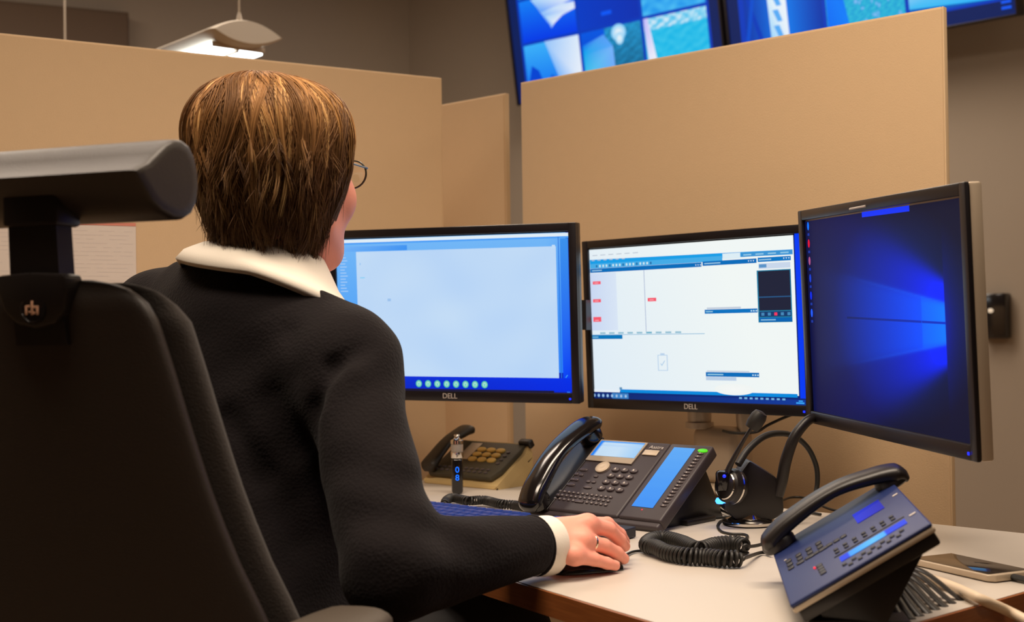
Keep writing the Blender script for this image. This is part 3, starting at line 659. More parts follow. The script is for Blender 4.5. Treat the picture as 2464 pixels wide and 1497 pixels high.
# ================================================================ PERSON
BY = math.radians(38); HY = math.radians(28)
bR, bF, _z = frame_yaw(BY); hR, hF, _z = frame_yaw(HY); UP = V(0, 0, 1)
SR, SL = V(-.198, 1.565, .998), V(-.482, 1.797, 1.058)
NB = V(-.322, 1.672, 1.085); HC = V(-.293, 1.672, 1.245)
E_R, S_R = V(-.130, 1.397, .784), V(.022, 1.552, .7825)
W_R = V(.018, 1.576, .786)
E_L, W_L = V(-.46, 1.90, .80), V(-.31, 1.99, .785)
HIP = V(-.345, 1.585, .575)
pe = thing('person', 'short-haired woman seen from behind in a dark sweater, her right hand on the mouse', 'person', (-.33, 1.60, 0))
fingers = {  # joints of the right hand
    'index': [V(.088, 1.620, .796), V(.116, 1.650, .792), V(.133, 1.668, .776), V(.140, 1.679, .7655)],
    'middle': [V(.089, 1.600, .799), V(.116, 1.626, .789), V(.131, 1.643, .773), V(.138, 1.653, .7635)],
    'ring': [V(.081, 1.577, .783), V(.108, 1.599, .7735), V(.125, 1.616, .7615), V(.1345, 1.626, .7525)],
    'pinky': [V(.070, 1.556, .769), V(.094, 1.574, .7615), V(.111, 1.588, .754), V(.1215, 1.598, .7492)],
    'thumb': [V(.040, 1.618, .782), V(.066, 1.648, .775), V(.084, 1.664, .766), V(.096, 1.674, .760)]}
frad = {'index': (.0105, .009, .0082, .0072), 'middle': (.0108, .0092, .0083, .0073), 'ring': (.0105, .0088, .008, .007), 'pinky': (.0098, .0079, .0071, .0063), 'thumb': (.0135, .0112, .0098, .0082)}
def hand_sdf(p, W, fing):
    d = None
    for k, J in fing.items():
        c = rcone(p, W+(J[0]-W)*.12, J[0], .0175 if k != 'thumb' else .017, frad[k][0]+.0012)
        d = c if d is None else smin(d, c, .014)
    J = fing
    d = smin(d, rcone(p, W+(J['index'][0]-W)*.4-V(0, 0, .006), J['pinky'][0]+(W-J['pinky'][0])*.5-V(0, 0, .002), .014, .013), .016)
    for k, J in fing.items():
        f = None
        for i in range(3):
            c = rcone(p, J[i], J[i+1], frad[k][i], frad[k][i+1]); f = c if f is None else smin(f, c, .003)
        f = smin(f, ell(p, J[0]+V(0, 0, .003), (.009, .009, .008)), .008)
        d = smin(d, f, .0075)
    return d
mirM = np.eye(3)
W2 = W_L; lf = unit(V(.40, .92, 0)); lr = V(lf[1], -lf[0], 0)
def toL(P):   # right-hand joints re-laid on the left hand (mirrored about its long axis)
    d = P-W_R; hf = unit(V(.95, .30, 0)); hr_ = V(hf[1], -hf[0], 0)
    return W2+lf*(d@hf)-lr*(d@hr_)+V(0, 0, d[2])
fingersL = {k: [toL(j) for j in J] for k, J in fingers.items()}
def head_sdf(p):
    A = [hR, hF, UP]
    d = ell(p, HC+V(0, 0, .012)-hF*.008, (.073, .092, .092), A)
    d = smin(d, ell(p, HC+hF*.030-UP*.045, (.060, .066, .078), A), .04)
    d = smin(d, ell(p, HC+hF*.068-UP*.098, (.026, .022, .020), A), .035)          # chin
    for s in (-1, 1):
        d = smin(d, ell(p, HC+hR*s*.040+hF*.058-UP*.035, (.026, .026, .026), A), .03)  # cheeks
        d = smin(d, rcone(p, HC+hR*s*.055+hF*.005-UP*.075, HC+hR*s*.020+hF*.068-UP*.105, .018, .016), .03)  # jaw
        d = smax(d, -ell(p, HC+hR*s*.032+hF*.099+UP*.0, (.017, .012, .011), A), .012)  # eye sockets
        d = smin(d, ell(p, HC+hR*s*.032+hF*.083, (.013, .012, .012), A), .004)
        d = smin(d, ell(p, HC+hR*s*.075-hF*.006-UP*.008, (.008, .020, .030), A), .008)  # ears
        d = smin(d, rcone(p, HC+hR*s*.018+hF*.093+UP*.021, HC+hR*s*.048+hF*.080+UP*.022, .006, .005), .012)
    d = smin(d, rcone(p, HC+hF*.094+UP*.012, HC+hF*.112-UP*.032, .006, .011), .012)   # nose
    for s in (-1, 1): d = smin(d, ell(p, HC+hF*.102+hR*s*.010-UP*.036, (.008, .008, .007), A), .008)
    d = smin(d, rcone(p, HC+hF*.094-hR*.018-UP*.064, HC+hF*.094+hR*.018-UP*.064, .006, .006), .008)
    d = smin(d, rcone(p, HC+hF*.091-hR*.014-UP*.075, HC+hF*.091+hR*.014-UP*.075, .007, .007), .008)
    d = smax(d, -rcone(p, HC+hF*.104-hR*.020-UP*.0695, HC+hF*.104+hR*.020-UP*.0695, .0022, .0022), .004)
    return d
def body_sdf(p):
    d = head_sdf(p)
    d = smin(d, rcone(p, NB-UP*.03, HC-hF*.012-UP*.06, .058, .052), .03)
    t = ell(p, (SR+SL)/2+bF*.01-UP*.10, (.145, .09, .16), [bR, bF, UP])
    t = smin(t, rcone(p, SR, SL, .042, .042), .06); t = smin(t, rcone(p, (SR+SL)/2-UP*.15, HIP+UP*.06, .105, .12), .08)
    t = smin(t, ell(p, HIP, (.15, .115, .10), [bR, bF, UP]), .06)
    d = smin(d, t, .05)
    for a, b, c in ((SR, E_R, W_R), (SL, E_L, W_L)):
        d = smin(d, rcone(p, a, b, .042, .034), .03); d = smin(d, rcone(p, b, c, .034, .0215), .015)
    d = smin(d, hand_sdf(p, W_R, fingers), .012)
    return smin(d, hand_sdf(p, W_L, fingersL), .012)
v, f = nets(body_sdf, (-.60, 1.34, .44), (.18, 2.20, 1.38), .0022)
body = npmesh('body', v, f, M['skin'], pe)
# finger nails and ring
q = MB()
for k in ('index', 'middle', 'ring', 'pinky'):
    a, b = fingers[k][2], fingers[k][3]; d = unit(b-a); s_ = unit(np.cross(d, UP)); u_ = np.cross(s_, d); r_ = frad[k][3]
    q.rings([[b-d*.001*0+d*x+s_*math.sin(t)*r_*.78*wd+u_*(math.cos(t)*r_*.86+.0012+.0004*h) for t in np.linspace(-.95, .95, 7)] for x, wd, h in ((-.006, .7, -1), (-.004, .95, 0), (.0, 1.0, 0), (.004, .9, -1), (.006, .6, -3))], close=False)
q.build('fingernails', M['nail'], pe, world=True, angle=0, recalc=False)
a, b = fingers['ring'][0], fingers['ring'][1]; d = unit(b-a); c = a+d*.016
q = MB(); q.lathe([(.0097, -.0016), (.0104, -.0008), (.0104, .0008), (.0097, .0016)], c=c, axis=d, n=28, cap=False); q.build('finger_ring', M['gold'], pe, world=True)
# sweater
def sweater_sdf(p):
    A = [bR, bF, UP]
    t = ell(p, (SR+SL)/2+bF*.012-UP*.085, (.178, .122, .175), A)
    t = smin(t, rcone(p, SR-UP*.002, SL-UP*.002, .056, .054), .075)
    t = smin(t, rcone(p, NB+bR*.03-UP*.015, SR-bR*.02, .060, .052), .05)
    t = smin(t, rcone(p, NB-bR*.05+UP*.018, SL+bR*.02, .062, .055), .05)
    t = smin(t, ell(p, NB-bF*.020-UP*.03, (.11, .085, .075), A), .04)
    t = smin(t, rcone(p, (SR+SL)/2-UP*.16+bF*.01, HIP+UP*.08, .135, .152), .09)
    t = smin(t, ell(p, HIP+UP*.03, (.185, .145, .10), A), .06)
    w = .0008*np.sin(p[:, 2]*52+p[:, 0]*38+1.5*np.sin(p[:, 1]*31))+.0006*np.sin(p[:, 2]*95-p[:, 0]*60)
    d = t
    for a, b, c, rr in ((SR, E_R, S_R, (.055, .054, .0355)), (SL, E_L, W_L-lf*.03, (.056, .055, .037))):
        u_ = rcone(p, a, b, rr[0], rr[1]); f_ = rcone(p, b, c, rr[1], rr[2])
        arm_ = smin(u_, f_, .014)
        cut = (p-np.array(c))@unit(np.array(c)-np.array(b)); arm_ = smax(arm_, cut, .006)
        d = smin(d, arm_, .04)
    # folds inside the right elbow
    q_ = np.linalg.norm(p-(E_R+V(.02, .03, .04)), axis=1); w = w+.004*np.exp(-(q_/.07)**2)*np.sin((p@unit(V(.3, .2, 1)))*120)
    d = d+w
    for pts, am, sg in FOLDS:
        for a, b in zip(pts[:-1], pts[1:]): d = d+am*np.exp(-(rcone(p, a, b, 0, 0)/sg)**2)
    q_ = p-NB; r_ = q_@bR; f_ = q_@bF
    hole = np.maximum(np.sqrt((r_/.150)**2+(f_/.125)**2)*.125-.125, (NB[2]+.020-.15*r_-.394*np.maximum(f_, -.09))-p[:, 2])
    return smax(d, -hole, .006)
FOLDS = [([at(890, 822, 1.50), at(806, 884, 1.495), at(765, 985, 1.49), at(745, 1110, 1.48)], .007, .012),
         ([at(650, 960, 1.525), at(720, 1090, 1.52), at(800, 1240, 1.50)], .006, .016), ([at(560, 1000, 1.55), at(640, 1150, 1.53), at(720, 1300, 1.52)], .006, .016),
         ([at(700, 800, 1.53), at(725, 900, 1.52)], .004, .014), ([at(850, 905, 1.49), at(800, 1010, 1.48), at(790, 1150, 1.46)], -.004, .016)]
v, f = nets(sweater_sdf, (-.66, 1.29, .52), (.08, 2.16, 1.20), .0034)
npmesh('sweater', v, f, M['knit'], pe)
# ribbed cuff edge of the right sleeve
dS = unit(S_R-E_R)
q = MB(); q.lathe([(.0335, -.004), (.0362, -.002), (.0366, .0), (.0345, .0025), (.031, .002)], c=S_R, axis=dS, n=36, cap=False); q.build('sleeve_hem', M['knit'], pe, world=True, angle=0)
# white shirt: collar and cuff
cu = []
for k, (x, rr_) in enumerate(((-.012, .029), (.0, .0318), (.012, .0335), (.020, .034), (.027, .0335), (.0275, .0322), (.02, .031), (.0, .029))):
    cc = S_R+dS*x+V(0, 0, -.002); s1 = unit(np.cross(dS, UP)); s2 = np.cross(s1, dS)
    cu.append([cc+(s1*math.cos(t)*1.0+s2*math.sin(t)*1.06)*rr_*(1+.02*math.sin(3*t)) for t in np.linspace(0, 2*PI, 40, endpoint=False)])
q = MB(); q.rings(cu, cap=False); q.build('shirt_cuff', M['shirt'], pe, world=True, angle=60)
def collar_ring(rr, rf, k, dz, cr=0, cf=0):
    # k = 0: level stand round the neck, k = 1: follows the tilted neckline of the sweater
    out = []
    for t in np.linspace(0, 2*PI, 72, endpoint=False):
        r_, f_ = cr+rr*math.cos(t), cf+rf*math.sin(t)
        zl = .060-.05*r_-.30*max(f_, -.03)+.0; zn = .020-.15*r_-.394*max(f_, -.09)
        out.append(NB+bR*r_+bF*f_+UP*(zl*(1-k)+zn*k+dz))
    return out
q = MB(); q.rings([collar_ring(.060, .058, 0, -.012, .014, .012), collar_ring(.062, .060, 0, .0, .014, .012), collar_ring(.066, .064, 0, .003, .014, .012), collar_ring(.071, .068, .06, .0, .013, .011), collar_ring(.084, .078, .35, .006, .008, .006), collar_ring(.096, .090, .72, .004, .010, .002), collar_ring(.110, .104, 1.0, -.002, .018), collar_ring(.120, .114, 1.0, -.014, .020), collar_ring(.114, .108, 1.0, -.020, .020), collar_ring(.10, .085, .8, -.008)], cap=False)
q.build('shirt_collar', M['shirt'], pe, world=True, angle=0)
# trousers and shoes
KR, KL = HIP+bR*.07+V(.27, .26, .04), HIP-bR*.10+V(.20, .36, .0)
AR, AL = KR+V(.03, .05, -.49), KL+V(.02, .06, -.45)
def trousers_sdf(p):
    d = ell(p, HIP-UP*.02, (.19, .15, .10), [bR, bF, UP])
    for s, k, a in ((1, KR, AR), (-1, KL, AL)):
        d = smin(d, rcone(p, HIP+bR*s*.085, k, .088, .066), .05); d = smin(d, smax(rcone(p, k, a, .066, .05), .10-p[:, 2], .01), .02)
    return d
v, f = nets(trousers_sdf, (-.62, 1.36, .08), (.16, 2.22, .75), .007); npmesh('trousers', v, f, M['trousers'], pe)
for a in (AR, AL):
    q = MB(); q.sweep([V(a[0], a[1], .05)-bF*.06, V(a[0], a[1], .055), V(a[0], a[1], .04)+bF*.09, V(a[0], a[1], .028)+bF*.17], [.03, .04, .046, .03], [.04, .052, .036, .02], bR); q.build('shoe', M['shoe'], pe, world=True)

# ---- hair
HH = HC+V(-.009, -.018, .040)
HA, HB = .0985, .111          # half widths across and fore-aft
def hprof(z):                 # relative radius at height z (metres above the widest line)
    if z >= 0: return max(0.0, 1-(z/.077)**2.25)**(1/2.25)
    return float(np.interp(-z, [0, .04, .075, .11, .15, .175], [1, .975, .885, .77, .64, .56]))
ZL = np.concatenate([.077*np.cos(np.linspace(0, PI/2, 26)), np.linspace(-.006, -.19, 30)])
RL = np.array([hprof(z) for z in ZL]); PL = np.concatenate([[0], np.cumsum(np.hypot(np.diff(RL)*.11, np.diff(ZL)))])
def hem(phi):                 # phi: 0 face, +-180 nape, positive to her right; lowest height of the hair
    a = abs(phi); x = [0, 40, 58, 72, 95, 130, 160, 180]
    y = [-.012, -.022, -.060, -.115, -.158, -.126, -.146, -.156] if phi > 0 else [-.012, -.022, -.050, -.110, -.140, -.140, -.150, -.156]
    return float(np.interp(a, x, y))
PHS = np.arange(-180, 181); HEM = np.array([np.interp(-hem(p), -ZL, PL) for p in PHS])
def hpos(phi, l, k):          # phi (deg) array, path length l array, layer k
    z = np.interp(l, PL, ZL); r = np.interp(l, PL, RL); ph = np.radians(phi)
    top = np.clip(1-l/.11, 0, 1)
    front = np.cos(ph)
    fa = np.where(front > 0, HB*.90, HB)
    off = -.030*top**1.5
    return (HH+np.outer(np.sin(ph)*r*np.where(np.sin(ph) < 0, HA-.009, HA)*k, hR)+np.outer(front*r*fa*k+off, hF)+np.outer(np.where(z > 0, z*(.55+.45*k), z), UP))
# inner hair mass
def mass():
    rings_ = []
    for s_ in np.linspace(.004, 1, 34):
        row = []
        for p in np.arange(-180, 180, 5):
            row.append(hpos(np.array([p]), np.array([np.interp(p, PHS, HEM)*s_*.96]), .905)[0])
        rings_.append(row)
    return rings_
q = MB(); q.rings(mass(), cap=True); q.build('hair_underlayer', M['hairbase'], pe, world=True, angle=0)
NCL = 330
cphi = rng.uniform(-180, 180, NCL); camp = rng.uniform(4, 13, NCL); cph = rng.uniform(0, 2*PI, NCL); cfr = rng.uniform(.6, 1.25, NCL); cdr = rng.normal(0, 7, NCL); crad = rng.normal(0, .032, NCL)
cst = np.where(rng.random(NCL) < .45, rng.uniform(.0, .22, NCL), rng.uniform(.15, .62, NCL)); cend = np.where(rng.random(NCL) < .55, rng.uniform(.88, 1.09, NCL), rng.uniform(.6, .95, NCL))
DARK, MID, LITE, GOLD = np.array(S(56, 37, 22)), np.array(S(120, 82, 46)), np.array(S(192, 138, 80)), np.array(S(252, 204, 134))
ctone = np.where(rng.random(NCL) < .45, rng.uniform(0, .25, NCL), rng.uniform(.25, .6, NCL))
NP = 18; tt = np.linspace(0, 1, NP); TV, TF, TC = [], [], []; base = 0
def strand(phi0, c, l0, l1, k, rad, tone):
    global base
    l = l0+(l1-l0)*tt; s_ = l/.26
    dph = phi0-cphi[c]; dph = (dph+180) % 360-180
    ph = cphi[c]+dph*(1-.72*np.clip(tt*1.6, 0, 1))+camp[c]*np.sin(cfr[c]*2*PI*s_+cph[c])*np.clip(s_*2.2, 0, 1)+cdr[c]*s_
    kk = k+crad[c]*np.clip(s_*3, 0, 1)+.012*np.sin(tt*PI)+rng.normal(0, .003)
    kk = kk+np.where(tt > .8, (tt-.8)*(rng.normal(.15, .5) if abs(phi0) > 95 else rng.normal(-.05, .12)), 0)
    P = hpos(ph, l, kk)
    T = np.gradient(P, axis=0); T /= np.linalg.norm(T, axis=1)[:, None]+1e-9
    N = P-HH; N -= T*(N*T).sum(1)[:, None]; N /= np.linalg.norm(N, axis=1)[:, None]+1e-9; B = np.cross(T, N)
    r = rad*np.clip(np.minimum(tt*6+.4, (1-tt)*5+.12), 0, 1)
    ring = [P+(N*math.cos(a)*.75+B*math.sin(a)*1.15)*r[:, None] for a in (PI/2, PI/2+2*PI/3, PI/2+4*PI/3)]
    v = np.stack(ring, 1).reshape(-1, 3); TV.append(v)
    i = np.arange(NP-1)[:, None]*3; j = np.arange(3)[None]; j2 = (j+1) % 3
    TF.append((base+np.stack([i+j, i+j2, i+3+j2, i+3+j], -1)).reshape(-1, 4)); base += NP*3
    # strand colour: darker at roots and nape, lighter lengths on the crown
    c0 = MID*(1-tone)+LITE*tone if tone < .75 else LITE*(1-(tone-.75)*4)+GOLD*(tone-.75)*4
    w = np.interp(l/.26, [0, .10, .28, .55, .8, 1.1], [.5, .85, 1, .85, .42, .25])[:, None]
    TC.append(np.repeat(DARK*(1-w)+c0*w, 3, axis=0))
for n_ in range(14500):
    phi0 = rng.uniform(-180, 180)
    cand = rng.integers(0, NCL, 14); dd = np.abs((cphi[cand]-phi0+180) % 360-180); c = int(cand[np.argmin(dd)])
    if dd.min() > 26: continue
    L = np.interp(phi0, PHS, HEM); l0 = L*cst[c]*rng.uniform(.8, 1.2)+rng.uniform(0, .01); l1 = min(L*cend[c]*rng.uniform(.95, 1.03), L*1.10)
    if l1-l0 < .03: continue
    k = rng.uniform(.915, 1.0)+.02*(1-cst[c]); t_ = ctone[c]+rng.uniform(-.10, .12)
    strand(phi0, c, l0, l1, k, rng.uniform(.0004, .00075), min(1, max(0, t_)))
# broad separate locks: golden ones on the crown and dark ones between them
NLK = 120
cphi = np.concatenate([cphi, rng.uniform(-130, 230, NLK)]); camp = np.concatenate([camp, rng.uniform(4, 10, NLK)]); cph = np.concatenate([cph, rng.uniform(0, 2*PI, NLK)])
cfr = np.concatenate([cfr, rng.uniform(.7, 1.3, NLK)]); cdr = np.concatenate([cdr, rng.normal(0, 6, NLK)]); crad = np.concatenate([crad, np.where(np.arange(NLK) % 2 == 0, rng.uniform(.02, .07, NLK), rng.uniform(-.02, .02, NLK))])
for kk_ in range(NLK):
    c = NCL+kk_; ph_ = (cphi[c]+180) % 360-180; cphi[c] = ph_; L = np.interp(ph_, PHS, HEM); gold = kk_ % 2 == 0
    a0 = L*rng.uniform(.04, .36); a1 = L*(rng.uniform(.62, .98) if gold else rng.uniform(.7, 1.03)); wd_ = rng.uniform(1.8, 5.0); tn = rng.uniform(.6, .98) if gold else rng.uniform(0, .12)
    for n_ in range(int(26*wd_/2)):
        o_ = rng.normal(0, wd_); strand(ph_+o_, c, a0+rng.uniform(0, .02), a1*rng.uniform(.9, 1.03), 1.0-.004*abs(o_)+rng.uniform(-.012, .006), rng.uniform(.00045, .0008), min(1, max(0, tn+rng.uniform(-.14, .1))))
# loose ends: wisps at the nape and a lock on the right cheek
for n_ in range(260):
    phi0 = rng.choice([rng.uniform(120, 250), rng.uniform(66, 92), rng.uniform(-100, -66)]); phi0 = (phi0+180) % 360-180
    c = int(np.argmin(np.abs((cphi-phi0+180) % 360-180))); L = np.interp(phi0, PHS, HEM)
    strand(phi0, c, L*rng.uniform(.5, .7), L*rng.uniform(1.02, 1.12), rng.uniform(.95, 1.03), .00045, rng.uniform(.1, .5))
hv, hf_, hc = np.concatenate(TV), np.concatenate(TF), np.concatenate(TC)
npmesh('hair', hv, hf_, M['hair'], pe, col=hc)
# ---- eyes and mouth
for s_ in (-1, 1):
    e0 = HC+hR*s_*.032+hF*.0835
    q = MB(); q.sphere(e0, .0122, seg=20); ey = q.build('eye', M['eyewhite'], pe, world=True)
    q = MB(); q.lathe([(.0056, .0107), (.0054, .0116), (.002, .0122)], c=e0, axis=hF, n=20); q.build('iris', M['iris'], ey, world=True)
q = MB()
for dz, rr_ in ((-.0655, .0042), (-.0735, .0050)):
    q.tube([HC-hR*.0195+hF*.0965+UP*(-.0695), HC-hR*.010+hF*.1015+UP*(dz*.8-.0139), HC+hF*.1035+UP*dz, HC+hR*.010+hF*.1015+UP*(dz*.8-.0139), HC+hR*.0195+hF*.0965-UP*.0695], [.0012, rr_*.8, rr_, rr_*.8, .0012], n=10, smooth=5)
q.build('lips', M['lips'], pe, world=True)
# ---- spectacles
gl = []
q = MB()
for s in (-1, 1):
    c = HC+hR*s*.033+hF*.112+UP*.004
    ringp = [c+hR*math.cos(t)*.0245*(1.0)+UP*math.sin(t)*.0185+hF*(-.004*abs(math.cos(t))) for t in np.linspace(0, 2*PI, 33)]
    q.tube(ringp, .0011, n=6)
    q.tube([c+hR*s*.0245+UP*.006-hF*.004, HC+hR*s*.064+hF*.096+UP*.010, HC+hR*s*.078+hF*.02+UP*.010, HC+hR*s*.080-hF*.012+UP*.004, HC+hR*s*.076-hF*.026-UP*.012], .0013, n=6, smooth=5)
q.tube([HC+hR*-.0085+hF*.111+UP*.008, HC+hF*.115+UP*.011, HC+hR*.0085+hF*.111+UP*.008], .0011, n=6, smooth=5)
sp = q.build('spectacles', M['specs'], pe, world=True)
for s in (-1, 1):
    c = HC+hR*s*.033+hF*.111+UP*.004
    q = MB(); q.rings([[c+hF*o_+hR*math.cos(t)*.0238+UP*math.sin(t)*.0178+hF*(-.004*abs(math.cos(t))) for t in np.linspace(0, 2*PI, 32, endpoint=False)] for o_ in (-.0006, .0006)]); q.build('lens', M['lens'], sp, world=True)

# ================================================================ DESK PHONE (big, beside the keyboard)
def ax3(eu, ev): eu, ev = unit(eu), unit(ev); return [eu, ev, unit(np.cross(eu, ev))]
A1 = ax3((.7277, -.6859, 0), (.5554, .5893, .5867)); O1 = V(.0163, 2.0855, .757)
p1 = thing('desk_phone', 'large dark desk phone with two lit blue displays, middle of the desk', 'telephone', O1, axes=A1, group='telephones on the desk')
def rbox(x0, y0, x1, y1, z0, z1, bev, m, name, parent, seg=3):
    q = MB(); q.box(((x0+x1)/2, (y0+y1)/2, (z0+z1)/2), (x1-x0, y1-y0, z1-z0), bev=bev, seg=seg); return q.build(name, m, parent)
def slab(pts, z0, z1, bev, m, name, parent):
    q = MB(); q.prism([(x, y, 0) for x, y in pts], (0, 0, z0), (0, 0, z1), bev=bev); return q.build(name, m, parent)
rbox(0, .0, .1868, .17, -.020, 0, .004, M['phone'], 'phone_body', p1)
mo = rbox(.1876, .0, .2675, .17, -.020, 0, .004, M['phone'], 'key_module', p1)
rbox(.002, -.010, .266, .004, -.021, -.004, .004, M['phone'], 'front_lip', p1)
# display
slab([(.0495, .1145), (.1445, .1125), (.1465, .1645), (.050, .1655)], 0, .0028, .0008, M['grey'], 'display_bezel', p1)
def lit(name, parent, u0, v0, u1, v1, z, fn, nu=14, nv=10, gain=.9):
    s = Scr(u1-u0, v1-v0); s.field(fn, nu=nu, nv=nv); return s.build(name, parent, z, gain, cx=(u0+u1)/2, cy=(v0+v1)/2)
def dfn(u, v):
    c = lerp3((205, 232, 255), (150, 205, 255), max(0, u-.55)*1.6)
    if v > .9: c = (90, 170, 255)
    if abs(v-.72) < .05: c = lerp3(c, (185, 220, 255), .6)
    if u < .06: c = (40, 140, 255)
    return c
lit('display', p1, .0535, .1255, .1430, .1618, .0032, dfn, 20, 16)
text('brand_lettering', 'Aastra', .0105, M['logo'], p1, (.1675, .1562, .0006))
rbox(.150, .1365, .1785, .1490, 0, .0022, .001, M['silver'], 'chrome_button', p1)
q = MB(); q.lathe([(.0125, 0), (.0125, .003), (.0095, .0042), (.004, .0036)], c=(.0945, .101, 0), axis=(0, 0, 1)); o = q.build('navigation_key', M['silver'], p1); 
def keys(parent, name, pts, rx, ry, h, m, markm=None, e=2.4):
    q = MB()
    for x, y in pts:
        q.rings([[(x+rx*k*sgnp(math.cos(a), 2/e), y+ry*k*sgnp(math.sin(a), 2/e), z) for a in np.linspace(0, 2*PI, 18, endpoint=False)] for k, z in ((1, 0), (1, h*.7), (.86, h), (.5, h*1.05))])
    o = q.build(name, m, parent, angle=50)
    if markm:
        q = MB()
        for i, (x, y) in enumerate(pts): q.box((x, y, h*1.1), (rx*.28, ry*.75, .0003)); q.box((x+rx*.18, y+ry*.2*(1 if i % 2 else -1), h*1.1), (rx*.3, ry*.2, .0003))
        q.build('key_marks', markm, o)
    return o
keys(p1, 'number_keys', [(.1222+.0181*c, .0985-.0147*r) for r in range(4) for c in range(3)], .0074, .0050, .0032, M['key'], M['keymark'])
keys(p1, 'letter_keys', [(.0474+.00945*c+(.0006*r), .0402-.0084*r-.00025*c) for r in range(3) for c in range(12) if not (r == 2 and c in (5, 6))], .0033, .0026, .0018, M['key'], M['keymark'])
q = MB(); q.box((.0990, .0215, .001), (.017, .005, .002), bev=.0008); q.build('space_key', M['key'], p1)
keys(p1, 'function_keys', [(.0529, .0814), (.0637, .0804), (.0532, .0688), (.0616, .0686), (.0936, .0803), (.0871, .0671), (.0978, .0672)], .0042, .0030, .002, M['key'], None)
keys(p1, 'wide_keys', [(.0578, .0567), (.0938, .0544), (.0599, .0928)], .0085, .0034, .002, M['key'], None)
# module parts
lit('module_display', mo, .1994, .0245, .2392, .1600, .0006, lambda u, v: lerp3((58, 150, 255), (105, 185, 255), v*.7+.3*(.5+.5*math.sin(v*40))*.15), 4, 24)
q = MB(); q.lathe([(.0085, 0), (.0085, .0016), (.006, .0022)], c=(0, 0, 0), n=20)
for v_ in q.bm.verts: v_.co = Vector((.2553+v_.co.x*1.05, .1560+v_.co.y*.42, v_.co.z))
q.build('green_light', M['led_green'], mo)
keys(mo, 'speed_keys', [(.2545, .149-.00735*k) for k in range(17)], .0058, .0022, .0018, M['key'], M['keymark'])
q = MB(); q.sphere((.222, .0195, .0), (.0016, .0013, .0008), seg=10); q.build('red_light', M['led_red'], mo)
# handset of the big phone
def handset(parent, name, pts, xs, ys, side, m):
    q = MB(); q.sweep(pts, xs, ys, side, n=24, e=2.5, smooth=8); return q.build(name, m, parent, angle=60)
hs = handset(p1, 'handset', [(.030, -.020, .010), (.030, -.012, .020), (.0285, .02, .0315), (.028, .085, .042), (.029, .150, .0335), (.030, .180, .024), (.030, .188, .014)], [.012, .0215, .0225, .0205, .0225, .0215, .012], [.004, .0115, .0125, .0105, .012, .0115, .004], (1, 0, 0), M['gloss'])
for y in (.004, .165):
    q = MB(); q.lathe([(.019, .022), (.0205, .012), (.020, .004), (.016, .0)], c=(.030, y, .0), axis=(0, 0, 1), n=28); q.build('ear_cup', M['gloss'], hs)
rbox(.006, -.002, .050, .172, -.004, .0016, .001, M['black'], 'cradle', p1)
q = MB(); q.sphere((.052, .028, .003), (.004, .003, .003), seg=12); q.build('cradle_button', M['key'], p1)
# support foot standing on the desk
q = MB(); yv = unit(V(A1[1][0], A1[1][1], 0))
for x in (.035, .235):
    b = O1+A1[0]*x; base = V(b[0], b[1], DZ)
    hi = b+A1[1]*.135-A1[2]*.019
    foot = V(*(hi[:2]), DZ)+yv*.05
    q.prism([hi, hi+A1[1]*.02, foot+yv*.02+V(0, 0, .0), foot-yv*.03, base+yv*.04, base+yv*.03+V(0, 0, .006)], -A1[0]*.012, A1[0]*.012, bev=.001)
b = O1+A1[0]*.135; q.box(V(b[0], b[1], DZ+.004)+yv*.115, (.25, .075, .008), bev=.002, axes=[A1[0], yv, UP]); q.build('stand_foot', M['black'], p1, world=True)
def coil(path, turns, R_, r, taper=True):
    P = np.array(catmull([np.array(p, float) for p in path], 40)); d = np.concatenate([[0], np.cumsum(np.linalg.norm(np.diff(P, axis=0), axis=1))]); n = int(turns*14)
    s = np.linspace(0, d[-1], n); C_ = np.stack([np.interp(s, d, P[:, k]) for k in range(3)], 1); T = np.gradient(C_, axis=0); T /= np.linalg.norm(T, axis=1)[:, None]
    S1 = np.cross(T, V(0, 0, 1)); S1 /= np.linalg.norm(S1, axis=1)[:, None]; S2 = np.cross(S1, T); a = np.linspace(0, 2*PI*turns, n)
    rr = R_*np.clip(np.minimum(np.linspace(0, 1, n), 1-np.linspace(0, 1, n))*turns/1.2, 0, 1)[:, None] if taper else R_
    return C_+(S1*np.cos(a)[:, None]+S2*np.sin(a)[:, None])*rr
def D(px, py, h=.0): return onz(px, py, DZ+h)
q = MB(); q.tube(coil([D(1275, 1222, .012), D(1240, 1216, .010), D(1205, 1213, .0105), D(1165, 1204, .0105), D(1125, 1205, .012), D(1090, 1198, .0105), D(1074, 1205, .0105), D(1070, 1216, .008)], 64, .0066, .0016), .0016, n=6); q.build('coiled_cord', M['rubber'], p1, world=True)

# ================================================================ BLUE-LIT PHONE at the front
A2 = ax3((-.1229, -.9908, -.0565), (.842, -.1342, .5225)); O2 = V(.2968, 1.5184, .7783)
p2_ = thing('desk_phone', 'glow-tinted tilted desk phone with long bright blue strip, at the front corner of the desk', 'telephone', O2, axes=A2, group='telephones on the desk')
rbox(-.012, .0, .235, .158, -.0045, 0, .002, M['phone2'], 'phone_face', p2_)
q = MB(); q.box((.1115, .079, -.0075), (.2475, .1585, .006), bev=.002); q.build('silver_band', M['silver'], p2_)
q = MB(); q.prism([(-.01, .003, 0), (.233, .003, 0), (.233, .156, 0), (-.01, .156, 0)], (0, 0, -.024), (0, 0, -.0095), bev=.003); q.build('lower_shell', M['black'], p2_)
lit('display', p2_, .051, .0995, .096, .1325, .0005, lambda u, v: lerp3((6, 40, 225), (10, 30, 190), v), 4, 4)
def stripfn(u, v):
    c = (14, 62, 225)
    if .13 < v < .70: c = lerp3((40, 140, 255), (85, 185, 255), 1-abs(v-.5)*2)
    return c
